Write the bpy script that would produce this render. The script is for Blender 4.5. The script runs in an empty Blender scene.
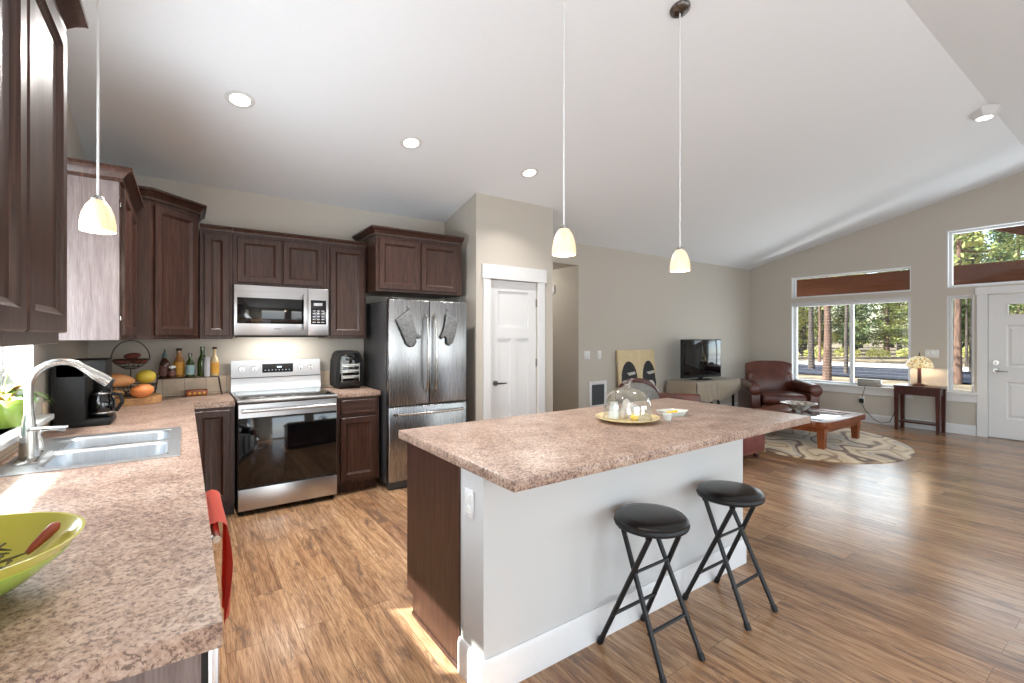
import bpy, bmesh, math, random
from mathutils import Vector, Matrix
C = bpy.context; D = bpy.data; S = C.scene; COL = S.collection
PI = math.pi; RAD = math.radians
random.seed(7)

# ------------------------------------------------------------------ camera, world, sun, daylight, exposure
CAMH = 1.42; YAW = 0.61182
cam = D.cameras.new('camera'); cam.sensor_width = 36; cam.lens = 466.54 / 1024 * 36
cam.shift_y = -5.03 / 1024; cam.clip_start = .05; cam.clip_end = 400
camo = D.objects.new('camera', cam); COL.objects.link(camo)
camo.location = (0, 0, CAMH); camo.rotation_euler = (PI / 2, 0, -YAW); S.camera = camo

S.view_settings.view_transform = 'Standard'; S.view_settings.look = 'None'
S.view_settings.gamma = 1; S.view_settings.use_curve_mapping = False
S.view_settings.exposure = 0.08
S.cycles.use_denoising = True
S.cycles.max_bounces = 8; S.cycles.diffuse_bounces = 5; S.cycles.glossy_bounces = 4
S.cycles.transmission_bounces = 8; S.cycles.transparent_max_bounces = 16
S.cycles.sample_clamp_indirect = 6; S.cycles.caustics_reflective = False; S.cycles.caustics_refractive = False

w = D.worlds.new('sky'); S.world = w; w.use_nodes = True
wn = w.node_tree.nodes; wl = w.node_tree.links
sky = wn.new('ShaderNodeTexSky'); sky.sky_type = 'NISHITA'; sky.sun_disc = False
sky.sun_elevation = RAD(44); sky.sun_rotation = RAD(300); sky.air_density = 1.2; sky.dust_density = 1.5
bgn = wn['Background']; bgn.inputs[1].default_value = 0.45
wl.new(sky.outputs[0], bgn.inputs[0])

def light(name, kind, loc, direction, energy, color=(1, 1, 1), **kw):
    l = D.lights.new(name, kind); l.energy = energy; l.color = color
    for k, v in kw.items(): setattr(l, k, v)
    o = D.objects.new(name, l); COL.objects.link(o); o.location = loc
    o.rotation_euler = Vector(direction).to_track_quat('-Z', 'Y').to_euler()
    return o
SUN_DIR = (1, -.54, -1.14)
light('sun', 'SUN', (-8, 8, 9), SUN_DIR, 22, (1, .96, .9), angle=RAD(.6))
# daylight standing in the window openings (behind the camera, beside it, over the sink, and in the far wall)
DAY = (.86, .93, 1.0)
for nm, x0, x1, e in (('daylight_patio', .6, 3.0, 66), ('daylight_dining', 3.8, 6.2, 56), ('daylight_south', 7.0, 8.8, 34)):
    light(nm, 'AREA', ((x0 + x1) / 2, -2.86, 1.12), (0, 1, -.08), e, DAY, shape='RECTANGLE', size=x1 - x0, size_y=2.0)
light('daylight_west', 'AREA', (-.68, -1.4, 1.08), (1, 0, .45), 100, DAY, shape='RECTANGLE', size=1.7, size_y=1.95)
light('daylight_sink', 'AREA', (-.86, 2.6, 1.5), (1, 0, .55), 62, DAY, shape='RECTANGLE', size=1.2, size_y=.9)
light('daylight_east', 'AREA', (9.5, 3.25, 1.3), (-1, 0, .15), 30, DAY, shape='RECTANGLE', size=1.7, size_y=1.35)
light('porch_bounce_fill', 'AREA', (11.2, 3.0, .05), (-1, 0, .8), 90, (1, .97, .92), shape='RECTANGLE', size=2.6, size_y=.6)  # added lamp low outside, out of view, brightens a band of ceiling
light('daylight_transom', 'AREA', (9.5, 1.1, 2.56), (-1, 0, .1), 18, DAY, shape='RECTANGLE', size=1.7, size_y=.8)

# ------------------------------------------------------------------ materials
def lin(c): 
    return tuple(((v / 255) / 12.92 if v / 255 <= .04045 else ((v / 255 + .055) / 1.055) ** 2.4) for v in c) + (1,)
class NT:
    def __init__(s, name):
        s.m = D.materials.new(name); s.m.use_nodes = True; s.t = s.m.node_tree
        s.b = s.t.nodes['Principled BSDF']; s.out = s.t.nodes['Material Output']
    def n(s, t, **kw):
        x = s.t.nodes.new(t)
        for k, v in kw.items():
            if k.startswith('i_'):
                key = k[2:]; x.inputs[int(key) if key.isdigit() else key].default_value = v
            else: setattr(x, k, v)
        return x
    def l(s, a, b): s.t.links.new(a, b)
    def coord(s, scale=(1, 1, 1), rot=(0, 0, 0), src='Object'):
        tc = s.n('ShaderNodeTexCoord'); mp = s.n('ShaderNodeMapping')
        mp.inputs['Scale'].default_value = scale; mp.inputs['Rotation'].default_value = rot
        s.l(tc.outputs[src], mp.inputs[0]); return mp.outputs[0]
    def ramp(s, fac, stops, interp='LINEAR'):
        r = s.n('ShaderNodeValToRGB'); r.color_ramp.interpolation = interp
        e = r.color_ramp.elements
        while len(e) < len(stops): e.new(.5)
        for k, (p, c) in enumerate(stops): e[k].position = p; e[k].color = lin(c)
        s.l(fac, r.inputs[0]); return r.outputs[0]
    def noise(s, vec, scale, detail=4, rough=.55, dist=0):
        x = s.n('ShaderNodeTexNoise'); x.inputs['Scale'].default_value = scale; x.inputs['Detail'].default_value = detail
        x.inputs['Roughness'].default_value = rough; x.inputs['Distortion'].default_value = dist
        s.l(vec, x.inputs['Vector']); return x.outputs['Fac']
    def bump(s, h, strength, dist=.002):
        x = s.n('ShaderNodeBump'); x.inputs['Strength'].default_value = strength; x.inputs['Distance'].default_value = dist
        s.l(h, x.inputs['Height']); s.l(x.outputs[0], s.b.inputs['Normal'])
    def mix(s, fac, a, b, mode='MIX'):
        x = s.n('ShaderNodeMix', data_type='RGBA', blend_type=mode)
        for sock, v in ((x.inputs[0], fac), (x.inputs[6], a), (x.inputs[7], b)):
            if isinstance(v, (int, float)): sock.default_value = v
            elif isinstance(v, tuple): sock.default_value = v
            else: s.l(v, sock)
        return x.outputs[2]
def pm(name, c1, c2=None, scale=30, rough=.5, metal=0, bump=0, stretch=(1, 1, 1), spec=.5, coat=0, sheen=0, detail=4, bd=.002, emit=None, es=0):
    t = NT(name); c2 = c2 or tuple(max(0, v - 8) for v in c1)
    f = t.noise(t.coord(stretch), scale, detail)
    t.l(t.ramp(f, [(.3, c1), (.7, c2)]), t.b.inputs['Base Color'])
    t.b.inputs['Roughness'].default_value = rough; t.b.inputs['Metallic'].default_value = metal
    t.b.inputs['Specular IOR Level'].default_value = spec; t.b.inputs['Coat Weight'].default_value = coat
    t.b.inputs['Sheen Weight'].default_value = sheen
    if emit: t.b.inputs['Emission Color'].default_value = lin(emit); t.b.inputs['Emission Strength'].default_value = es
    if bump: t.bump(f, bump, bd)
    return t.m
def glass(name, col=(255, 255, 255), rough=0.0, ior=1.45, thin=True):
    t = NT(name)
    f = t.noise(t.coord(), 3)
    t.l(t.ramp(f, [(.3, col), (.7, col)]), t.b.inputs['Base Color'])
    t.b.inputs['Transmission Weight'].default_value = 1; t.b.inputs['Roughness'].default_value = rough
    t.b.inputs['IOR'].default_value = ior
    return t.m
def pane_mat(name, refl=.06, power=4):
    t = NT(name); tr = t.n('ShaderNodeBsdfTransparent'); gl = t.n('ShaderNodeBsdfGlossy'); mx = t.n('ShaderNodeMixShader')
    gl.inputs['Roughness'].default_value = .01; fr = t.n('ShaderNodeLayerWeight'); fr.inputs[0].default_value = .5
    pw = t.n('ShaderNodeMath', operation='POWER'); pw.inputs[1].default_value = power; t.l(fr.outputs['Facing'], pw.inputs[0])
    mr = t.n('ShaderNodeMapRange'); mr.inputs[3].default_value = refl * .5; mr.inputs[4].default_value = .7; t.l(pw.outputs[0], mr.inputs[0])
    f = t.noise(t.coord(), 2); t.l(t.ramp(f, [(.2, (250, 252, 252)), (.8, (247, 250, 250))]), tr.inputs[0])
    t.l(mr.outputs[0], mx.inputs[0]); t.l(tr.outputs[0], mx.inputs[1]); t.l(gl.outputs[0], mx.inputs[2]); t.l(mx.outputs[0], t.out.inputs[0])
    return t.m

def floor_mat():
    t = NT('plank_floor')
    v = t.coord((1, 1, 1), (0, 0, PI / 2))
    br = t.n('ShaderNodeTexBrick', offset=.37, offset_frequency=2)
    for k, x in (('Scale', 1), ('Mortar Size', .0009), ('Brick Width', 1.22), ('Row Height', .15), ('Bias', 0), ('Mortar Smooth', .1)): br.inputs[k].default_value = x
    br.inputs['Color1'].default_value = (0, 0, 0, 1); br.inputs['Color2'].default_value = (1, 1, 1, 1); br.inputs['Mortar'].default_value = (.5, .5, .5, 1)
    t.l(v, br.inputs[0])
    wn_ = t.n('ShaderNodeTexWhiteNoise', noise_dimensions='1D'); t.l(br.outputs['Color'], wn_.inputs['W'])
    off = t.n('ShaderNodeVectorMath', operation='MULTIPLY_ADD'); off.inputs[1].default_value = (7, 7, 7)
    t.l(wn_.outputs['Color'], off.inputs[0]); t.l(v, off.inputs[2])
    mp = t.n('ShaderNodeMapping'); mp.inputs['Scale'].default_value = (1.0, 13, 1); t.l(off.outputs[0], mp.inputs[0])
    g = t.noise(mp.outputs[0], 2.2, 8, .62, .8)
    fine = t.n('ShaderNodeMapping'); fine.inputs['Scale'].default_value = (5, 95, 1); t.l(off.outputs[0], fine.inputs[0])
    gf = t.noise(fine.outputs[0], 2, 5, .6)
    base = t.ramp(g, [(.26, (112, 88, 70)), (.42, (164, 130, 101)), (.55, (188, 153, 120)), (.72, (208, 178, 146))])
    tint = t.ramp(wn_.outputs['Value'], [(0, (206, 196, 190)), (.3, (250, 240, 230)), (.7, (255, 252, 246)), (1, (222, 216, 212))])
    c = t.mix(1.0, base, tint, 'MULTIPLY')
    c = t.mix(.55, c, t.ramp(gf, [(.36, (140, 120, 104)), (.56, (255, 255, 255))]), 'MULTIPLY')
    kn = t.n('ShaderNodeMapping'); kn.inputs['Scale'].default_value = (1.5, 7, 1); t.l(off.outputs[0], kn.inputs[0])
    kf = t.noise(kn.outputs[0], 1.5, 9, .78, 1.0)
    c = t.mix(t.ramp(kf, [(.54, (0, 0, 0)), (.62, (225, 225, 225))]), c, lin((104, 84, 72)))
    c = t.mix(br.outputs['Fac'], c, lin((80, 58, 42)))
    t.l(c, t.b.inputs['Base Color'])
    rr = t.ramp(g, [(.3, (140, 140, 140)), (.7, (108, 108, 108))]); t.l(rr, t.b.inputs['Roughness'])
    t.b.inputs['Specular IOR Level'].default_value = .45
    t.bump(gf, .12, .002)
    return t.m
def counter_mat():
    t = NT('laminate_granite'); v = t.coord((1, 1, 1))
    big = t.noise(v, 5.5, 6, .65, .4)
    med = t.noise(v, 34, 10, .82, .5)
    sm = t.noise(t.coord((1, 1, 1), (0, .3, 1.1)), 95, 4, .75)
    c = t.ramp(med, [(.36, (92, 70, 64)), (.44, (136, 112, 102)), (.50, (176, 152, 138)), (.57, (204, 186, 172)), (.66, (152, 140, 142))])
    c = t.mix(.5, c, t.ramp(big, [(.36, (128, 102, 90)), (.5, (186, 160, 142)), (.62, (206, 188, 174))]))
    c = t.mix(t.ramp(sm, [(.52, (0, 0, 0)), (.58, (225, 225, 225))]), c, lin((84, 66, 64)))
    c = t.mix(t.ramp(sm, [(.38, (190, 190, 190)), (.44, (0, 0, 0))]), c, lin((216, 200, 186)))
    c = t.mix(1.0, c, lin((236, 230, 226)), 'MULTIPLY')
    t.l(c, t.b.inputs['Base Color']); t.b.inputs['Roughness'].default_value = .38; t.b.inputs['Specular IOR Level'].default_value = .35
    return t.m
def wood_mat(name, dark, mid, lightc, rough=.35, axis=(38, 38, 2.2), sc=1.6, coat=.15):
    t = NT(name)
    g = t.noise(t.coord(axis), sc, 8, .65, .6); f = t.noise(t.coord(tuple(a * 4 for a in axis)), sc, 3)
    c = t.ramp(g, [(.3, dark), (.52, mid), (.74, lightc)])
    c = t.mix(.3, c, t.ramp(f, [(.35, (150, 140, 135)), (.6, (255, 255, 255))]), 'MULTIPLY')
    t.l(c, t.b.inputs['Base Color']); t.b.inputs['Roughness'].default_value = rough; t.b.inputs['Coat Weight'].default_value = coat
    t.b.inputs['Coat Roughness'].default_value = .25; t.b.inputs['Specular IOR Level'].default_value = .35
    t.bump(f, .08, .001)
    return t.m
def steel_mat(name, c1, c2, rough, axis=(1, 1, 60)):
    t = NT(name); f = t.noise(t.coord(axis), 3, 5, .6)
    t.l(t.ramp(f, [(.3, c1), (.7, c2)]), t.b.inputs['Base Color']); t.b.inputs['Metallic'].default_value = 1
    r = t.n('ShaderNodeMapRange'); r.inputs[3].default_value = rough - .02; r.inputs[4].default_value = rough + .03
    t.l(f, r.inputs[0]); t.l(r.outputs[0], t.b.inputs['Roughness'])
    return t.m
def tile_mat():
    t = NT('cream_tile'); v = t.coord((1, 1, 1), (PI / 2, 0, 0))
    br = t.n('ShaderNodeTexBrick', offset=0)
    for k, x in (('Scale', 1), ('Mortar Size', .0022), ('Brick Width', .155), ('Row Height', .31)): br.inputs[k].default_value = x
    br.inputs['Color1'].default_value = lin((236, 222, 202)); br.inputs['Color2'].default_value = lin((226, 208, 184)); br.inputs['Mortar'].default_value = lin((170, 156, 138))
    t.l(v, br.inputs[0]); f = t.noise(t.coord(), 14, 5)
    c = t.mix(.35, br.outputs['Color'], t.ramp(f, [(.35, (190, 165, 135)), (.65, (235, 222, 205))]), 'MULTIPLY')
    t.l(c, t.b.inputs['Base Color']); t.b.inputs['Roughness'].default_value = .4
    return t.m
def rug_mat():
    t = NT('swirl_rug'); v = t.coord((.8, 1.5, 1), (0, 0, .45))
    n1 = t.n('ShaderNodeTexNoise'); n1.inputs['Scale'].default_value = 1.15; n1.inputs['Detail'].default_value = 1.5; t.l(v, n1.inputs['Vector'])
    wv = t.n('ShaderNodeMath', operation='MULTIPLY_ADD'); wv.inputs[1].default_value = 4.4; wv.inputs[2].default_value = 0; t.l(n1.outputs['Fac'], wv.inputs[0])
    fr = t.n('ShaderNodeMath', operation='FRACT'); t.l(wv.outputs[0], fr.inputs[0])
    c = t.ramp(fr.outputs[0], [(0, (200, 176, 140)), (.2, (224, 206, 176)), (.28, (206, 184, 150)), (.34, (120, 88, 62)), (.44, (84, 62, 50)), (.50, (206, 180, 144)), (.62, (168, 160, 152)), (.7, (218, 198, 166)), (.84, (206, 182, 146)), (.90, (126, 90, 62)), (.94, (208, 184, 148)), (1, (200, 176, 140))])
    f = t.noise(t.coord(), 260, 2); c = t.mix(.35, c, t.ramp(f, [(.3, (170, 170, 170)), (.6, (255, 255, 255))]), 'MULTIPLY')
    t.l(c, t.b.inputs['Base Color']); t.b.inputs['Roughness'].default_value = .95; t.b.inputs['Sheen Weight'].default_value = .2; t.bump(f, .5, .004)
    return t.m
def ground_mat():
    t = NT('forest_ground'); f = t.noise(t.coord(), .5, 9, .7); g = t.noise(t.coord(), 5, 6, .7)
    c = t.mix(.5, t.ramp(f, [(.38, (50, 44, 36)), (.5, (96, 82, 64)), (.62, (150, 132, 104))]), t.ramp(g, [(.35, (56, 52, 38)), (.65, (136, 120, 94))]))
    t.l(c, t.b.inputs['Base Color']); t.b.inputs['Roughness'].default_value = 1
    return t.m
def foliage_mat(name, a, b, c_):
    t = NT(name); f = t.noise(t.coord(), 1.3, 6, .7)
    t.l(t.ramp(f, [(.3, a), (.5, b), (.72, c_)]), t.b.inputs['Base Color']); t.b.inputs['Roughness'].default_value = .8
    tr = t.n('ShaderNodeBsdfTranslucent'); mx = t.n('ShaderNodeMixShader'); mx.inputs[0].default_value = .3
    t.l(t.ramp(f, [(.3, b), (.7, c_)]), tr.inputs[0]); t.l(t.b.outputs[0], mx.inputs[1]); t.l(tr.outputs[0], mx.inputs[2]); t.l(mx.outputs[0], t.out.inputs[0])
    return t.m
def shade_glow(name, c1, c2, es):
    t = NT(name); f = t.noise(t.coord((30, 30, 6)), 1.5, 4); c = t.ramp(f, [(.3, c1), (.7, c2)])
    t.l(c, t.b.inputs['Base Color']); t.l(c, t.b.inputs['Emission Color']); t.b.inputs['Emission Strength'].default_value = es
    t.b.inputs['Roughness'].default_value = .3
    return t.m
def mosaic_glow():
    t = NT('leaded_glass'); vo = t.n('ShaderNodeTexVoronoi', feature='DISTANCE_TO_EDGE'); vo.inputs['Scale'].default_value = 42
    t.l(t.coord(), vo.inputs['Vector']); v2 = t.n('ShaderNodeTexVoronoi'); v2.inputs['Scale'].default_value = 42; t.l(t.coord(), v2.inputs['Vector'])
    sep = t.n('ShaderNodeSeparateColor'); t.l(v2.outputs['Color'], sep.inputs[0])
    c = t.ramp(sep.outputs[0], [(0, (226, 196, 130)), (.5, (250, 236, 200)), (.8, (204, 168, 92)), (1, (250, 240, 214))])
    c = t.mix(t.ramp(vo.outputs['Distance'], [(.02, (255, 255, 255)), (.07, (0, 0, 0))]), c, lin((70, 50, 30)))
    t.l(c, t.b.inputs['Base Color']); t.l(c, t.b.inputs['Emission Color']); t.b.inputs['Emission Strength'].default_value = .55
    return t.m
def petal_mat():
    t = NT('floral_glaze'); vo = t.n('ShaderNodeTexVoronoi'); vo.inputs['Scale'].default_value = 26; t.l(t.coord(), vo.inputs['Vector'])
    sep = t.n('ShaderNodeSeparateColor'); t.l(vo.outputs['Color'], sep.inputs[0])
    t.l(t.ramp(sep.outputs[0], [(0, (226, 218, 204)), (.45, (176, 160, 146)), (.62, (120, 74, 62)), (.75, (232, 226, 214)), (1, (96, 92, 92))]), t.b.inputs['Base Color'])
    t.b.inputs['Roughness'].default_value = .25
    return t.m
def screen_mat():
    t = NT('black_screen'); f = t.noise(t.coord(), 20)
    t.l(t.ramp(f, [(.3, (8, 8, 9)), (.7, (12, 12, 13))]), t.b.inputs['Base Color']); t.b.inputs['Roughness'].default_value = .06
    t.b.inputs['Specular IOR Level'].default_value = .5; t.b.inputs['Coat Weight'].default_value = .3; t.b.inputs['Coat Roughness'].default_value = .02
    return t.m

M = {}
M['wall'] = pm('greige_paint', (190, 184, 174), (188, 182, 172), 60, .75, bump=.05, bd=.001)
M['ceil'] = pm('white_ceiling_paint', (232, 236, 240), (230, 234, 238), 70, .9, bump=.05, bd=.001)
M['knee'] = pm('pale_grey_paint', (192, 193, 193), (190, 191, 191), 60, .7, bump=.05, bd=.001)
M['white'] = pm('white_trim_paint', (218, 219, 220), (215, 216, 217), 40, .4)
M['floor'] = floor_mat(); M['counter'] = counter_mat(); M['tile'] = tile_mat(); M['rug'] = rug_mat()
M['cab'] = wood_mat('espresso_wood', (44, 28, 22), (66, 43, 35), (92, 63, 51), .36, coat=.08)
M['cabx'] = wood_mat('espresso_wood_crosswise', (44, 28, 22), (66, 43, 35), (92, 63, 51), .36, (2.2, 38, 38), coat=.08); M['sheen_end'] = wood_mat('cabinet_end_sheen', (104, 91, 89), (122, 109, 107), (138, 126, 124), .34)  # end panels: espresso wood lightened, window sheen put into the colour
M['cherry'] = wood_mat('cherry_wood', (94, 46, 24), (134, 72, 38), (160, 92, 52), .3, (3, 30, 30))
M['mahog'] = wood_mat('mahogany_wood', (48, 22, 18), (70, 34, 28), (92, 48, 38), .3, (30, 30, 3))
M['timber'] = wood_mat('stained_timber', (92, 46, 22), (118, 64, 34), (138, 82, 48), .6, (20, 1.5, 20), 1.2, 0)
M['bark'] = pm('pine_bark', (62, 47, 40), (112, 86, 72), 6, .95, bump=.8, stretch=(2, 2, .5), bd=.03)
M['barkdark'] = pm('dark_bark', (46, 40, 36), (84, 74, 66), 6, .95, bump=.8, stretch=(2, 2, .5), bd=.03)
M['board'] = wood_mat('maple_board', (166, 118, 72), (196, 150, 100), (214, 172, 122), .45, (6, 30, 30))
M['steel'] = steel_mat('brushed_steel', (156, 157, 159), (168, 169, 171), .27, (30, 30, .5))
M['steelh'] = steel_mat('brushed_steel_level', (190, 190, 192), (200, 200, 202), .28, (.5, 30, 30))
M['nickel'] = steel_mat('satin_nickel', (184, 182, 178), (200, 198, 194), .24)
M['sinksteel'] = steel_mat('sink_steel', (200, 204, 208), (214, 218, 222), .36, (40, 3, 3))
M['fridgeside'] = pm('charcoal_enamel', (62, 62, 64), (70, 70, 72), 50, .42)
M['blackgloss'] = screen_mat()
M['black'] = pm('black_plastic', (22, 22, 23), (30, 30, 31), 60, .55, spec=.3)
M['blackmetal'] = pm('black_powder_coat', (20, 21, 23), (28, 29, 31), 80, .45, spec=.35)
M['vinyl'] = pm('black_vinyl', (14, 14, 15), (20, 20, 21), 130, .3, bump=.15)
M['wire'] = pm('dark_wire', (62, 54, 48), (84, 74, 66), 60, .4, metal=.8)
M['bronze'] = pm('aged_bronze', (96, 92, 90), (130, 126, 122), 60, .3, metal=1)
M['leather'] = pm('oxblood_leather', (64, 29, 20), (96, 47, 33), 5, .36, bump=.25, spec=.5, detail=8, bd=.004)
M['leather2'] = pm('burgundy_leather', (96, 44, 42), (124, 64, 60), 6, .42, bump=.25, detail=8, bd=.004)
M['brass'] = pm('aged_brass', (150, 116, 70), (180, 144, 92), 40, .35, metal=1)
M['fabric'] = pm('taupe_cloth', (198, 184, 164), (214, 200, 180), 150, .9, bump=.3, sheen=.2)
M['mitt'] = pm('grey_quilted_cloth', (76, 78, 79), (146, 148, 149), 90, .95, bump=.6, bd=.003)
M['binding'] = pm('dark_binding', (34, 34, 35), (44, 44, 45), 80, .9)
M['towel'] = pm('coral_terry', (232, 82, 60), (242, 108, 84), 260, .95, bump=.8, sheen=.3, bd=.004)
M['bowl'] = pm('lime_yellow_glaze', (196, 196, 84), (208, 200, 92), 6, .18, coat=.5)
M['bowlg'] = pm('green_glaze', (150, 190, 84), (176, 200, 90), 5, .22, coat=.4)
M['teal'] = pm('teal_glaze', (120, 168, 158), (142, 186, 174), 8, .3, coat=.3)
M['ceramic'] = pm('white_glaze', (226, 230, 226), (216, 222, 218), 8, .25, coat=.3)
M['cream'] = pm('cream_plate_glaze', (244, 226, 176), (240, 216, 156), 14, .25, coat=.3)
M['yellow'] = pm('bright_yellow', (242, 200, 40), (250, 214, 70), 20, .5)
M['herb'] = pm('dried_herb', (70, 76, 44), (120, 108, 70), 40, .9)
M['terracotta'] = pm('brown_wooden_spoon', (140, 60, 40), (166, 82, 56), 30, .5, stretch=(3, 3, 30))
M['soil'] = pm('potting_soil', (54, 40, 30), (70, 54, 40), 60, 1)
M['leafg'] = pm('green_leaf', (92, 136, 60), (142, 168, 84), 12, .5)
M['leafd'] = pm('dark_blue_leaf', (56, 82, 84), (84, 110, 104), 12, .5)
M['leafo'] = pm('amber_leaf', (196, 140, 58), (222, 180, 96), 10, .5)
M['petalw'] = pm('white_petal', (236, 232, 224), (226, 220, 208), 12, .5)
M['squash'] = pm('butternut_skin', (222, 150, 92), (232, 168, 110), 8, .5)
M['gourd'] = pm('yellow_gourd_skin', (214, 188, 50), (226, 204, 80), 8, .45)
M['pumpkin'] = pm('orange_squash_skin', (222, 126, 62), (236, 150, 88), 10, .5)
M['yam'] = pm('sweet_potato_skin', (88, 48, 42), (122, 66, 54), 14, .7)
M['oil'] = glass('olive_glass', (96, 120, 40)); M['amber'] = glass('amber_liquid', (196, 140, 70)); M['clear'] = glass('clear_glass')
M['dome'] = pane_mat('dome_glass', .3, 1.6); M['pane'] = pane_mat('window_glass'); M['tabglass'] = pm('table_glass', (120, 134, 134), (140, 152, 150), 6, .05, spec=.8, coat=1)
M['darkbottle'] = pm('brown_bottle', (62, 36, 26), (78, 48, 34), 20, .15, coat=.5)
M['greenbottle'] = pm('green_bottle', (44, 62, 24), (62, 84, 34), 20, .1, coat=.6)
M['amberbottle'] = pm('amber_bottle', (150, 96, 46), (186, 134, 76), 20, .12, coat=.6)
M['palebottle'] = pm('pale_bottle', (196, 172, 124), (214, 190, 146), 20, .12, coat=.6)
M['labely'] = pm('yellow_label', (214, 164, 56), (196, 134, 60), 60, .6); M['labelb'] = pm('blue_label', (128, 164, 170), (168, 190, 190), 60, .6)
M['labelw'] = pm('white_label', (206, 206, 210), (150, 150, 160), 50, .6, stretch=(9, 9, .6)); M['labeld'] = pm('dark_floral_label', (52, 44, 58), (150, 96, 80), 60, .6)
M['redtray'] = pm('red_packet', (150, 46, 34), (106, 84, 40), 40, .4)
M['canvas'] = pm('ochre_canvas', (216, 198, 162), (204, 182, 142), 6, .8, bump=.2)
M['paintb'] = pm('black_paint', (26, 26, 28), (58, 58, 62), 60, .8); M['paintw'] = pm('white_paint', (206, 202, 196), (170, 166, 162), 40, .8)
M['vent'] = pm('dark_vent_cavity', (60, 62, 66), (76, 78, 82), 30, .7)
M['glow'] = shade_glow('lit_opal_glass', (248, 226, 192), (240, 208, 164), .42)
M['lens'] = shade_glow('lit_lens', (255, 250, 240), (255, 250, 240), 6)
M['mosaic'] = mosaic_glow(); M['floral'] = petal_mat()
M['ground'] = ground_mat()
M['shaded_asphalt'] = pm('shaded_asphalt', (44, 46, 54), (60, 62, 70), 3, 1, spec=.05); M['gravel'] = pm('pale_gravel', (206, 200, 194), (188, 180, 170), 4, 1)  # road darkened, the yard's band of shade put into its colour
M['concrete'] = pm('porch_concrete', (176, 172, 164), (160, 156, 148), 4, .9)
M['fol'] = [foliage_mat('pine_needles', (76, 90, 44), (120, 132, 72), (168, 172, 108)), foliage_mat('yellow_green_leaves', (96, 104, 50), (154, 154, 84), (198, 190, 120)), foliage_mat('dark_needles', (46, 60, 38), (84, 100, 60), (126, 136, 84))]
M['sider'] = pm('grey_siding', (206, 208, 210), (196, 198, 200), 3, .8)
M['roofing'] = pm('roof_shingle', (80, 80, 84), (100, 100, 104), 5, .9)
M['digit'] = pm('display_glow', (220, 240, 250), (220, 240, 250), 5, .5, emit=(200, 230, 255), es=1.2)
M['paper'] = pm('plastic_wrap', (222, 216, 206), (190, 180, 176), 30, .3)
M['strut'] = pm('silver_grey_vinyl', (150, 148, 145), (166, 164, 160), 30, .3)

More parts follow.
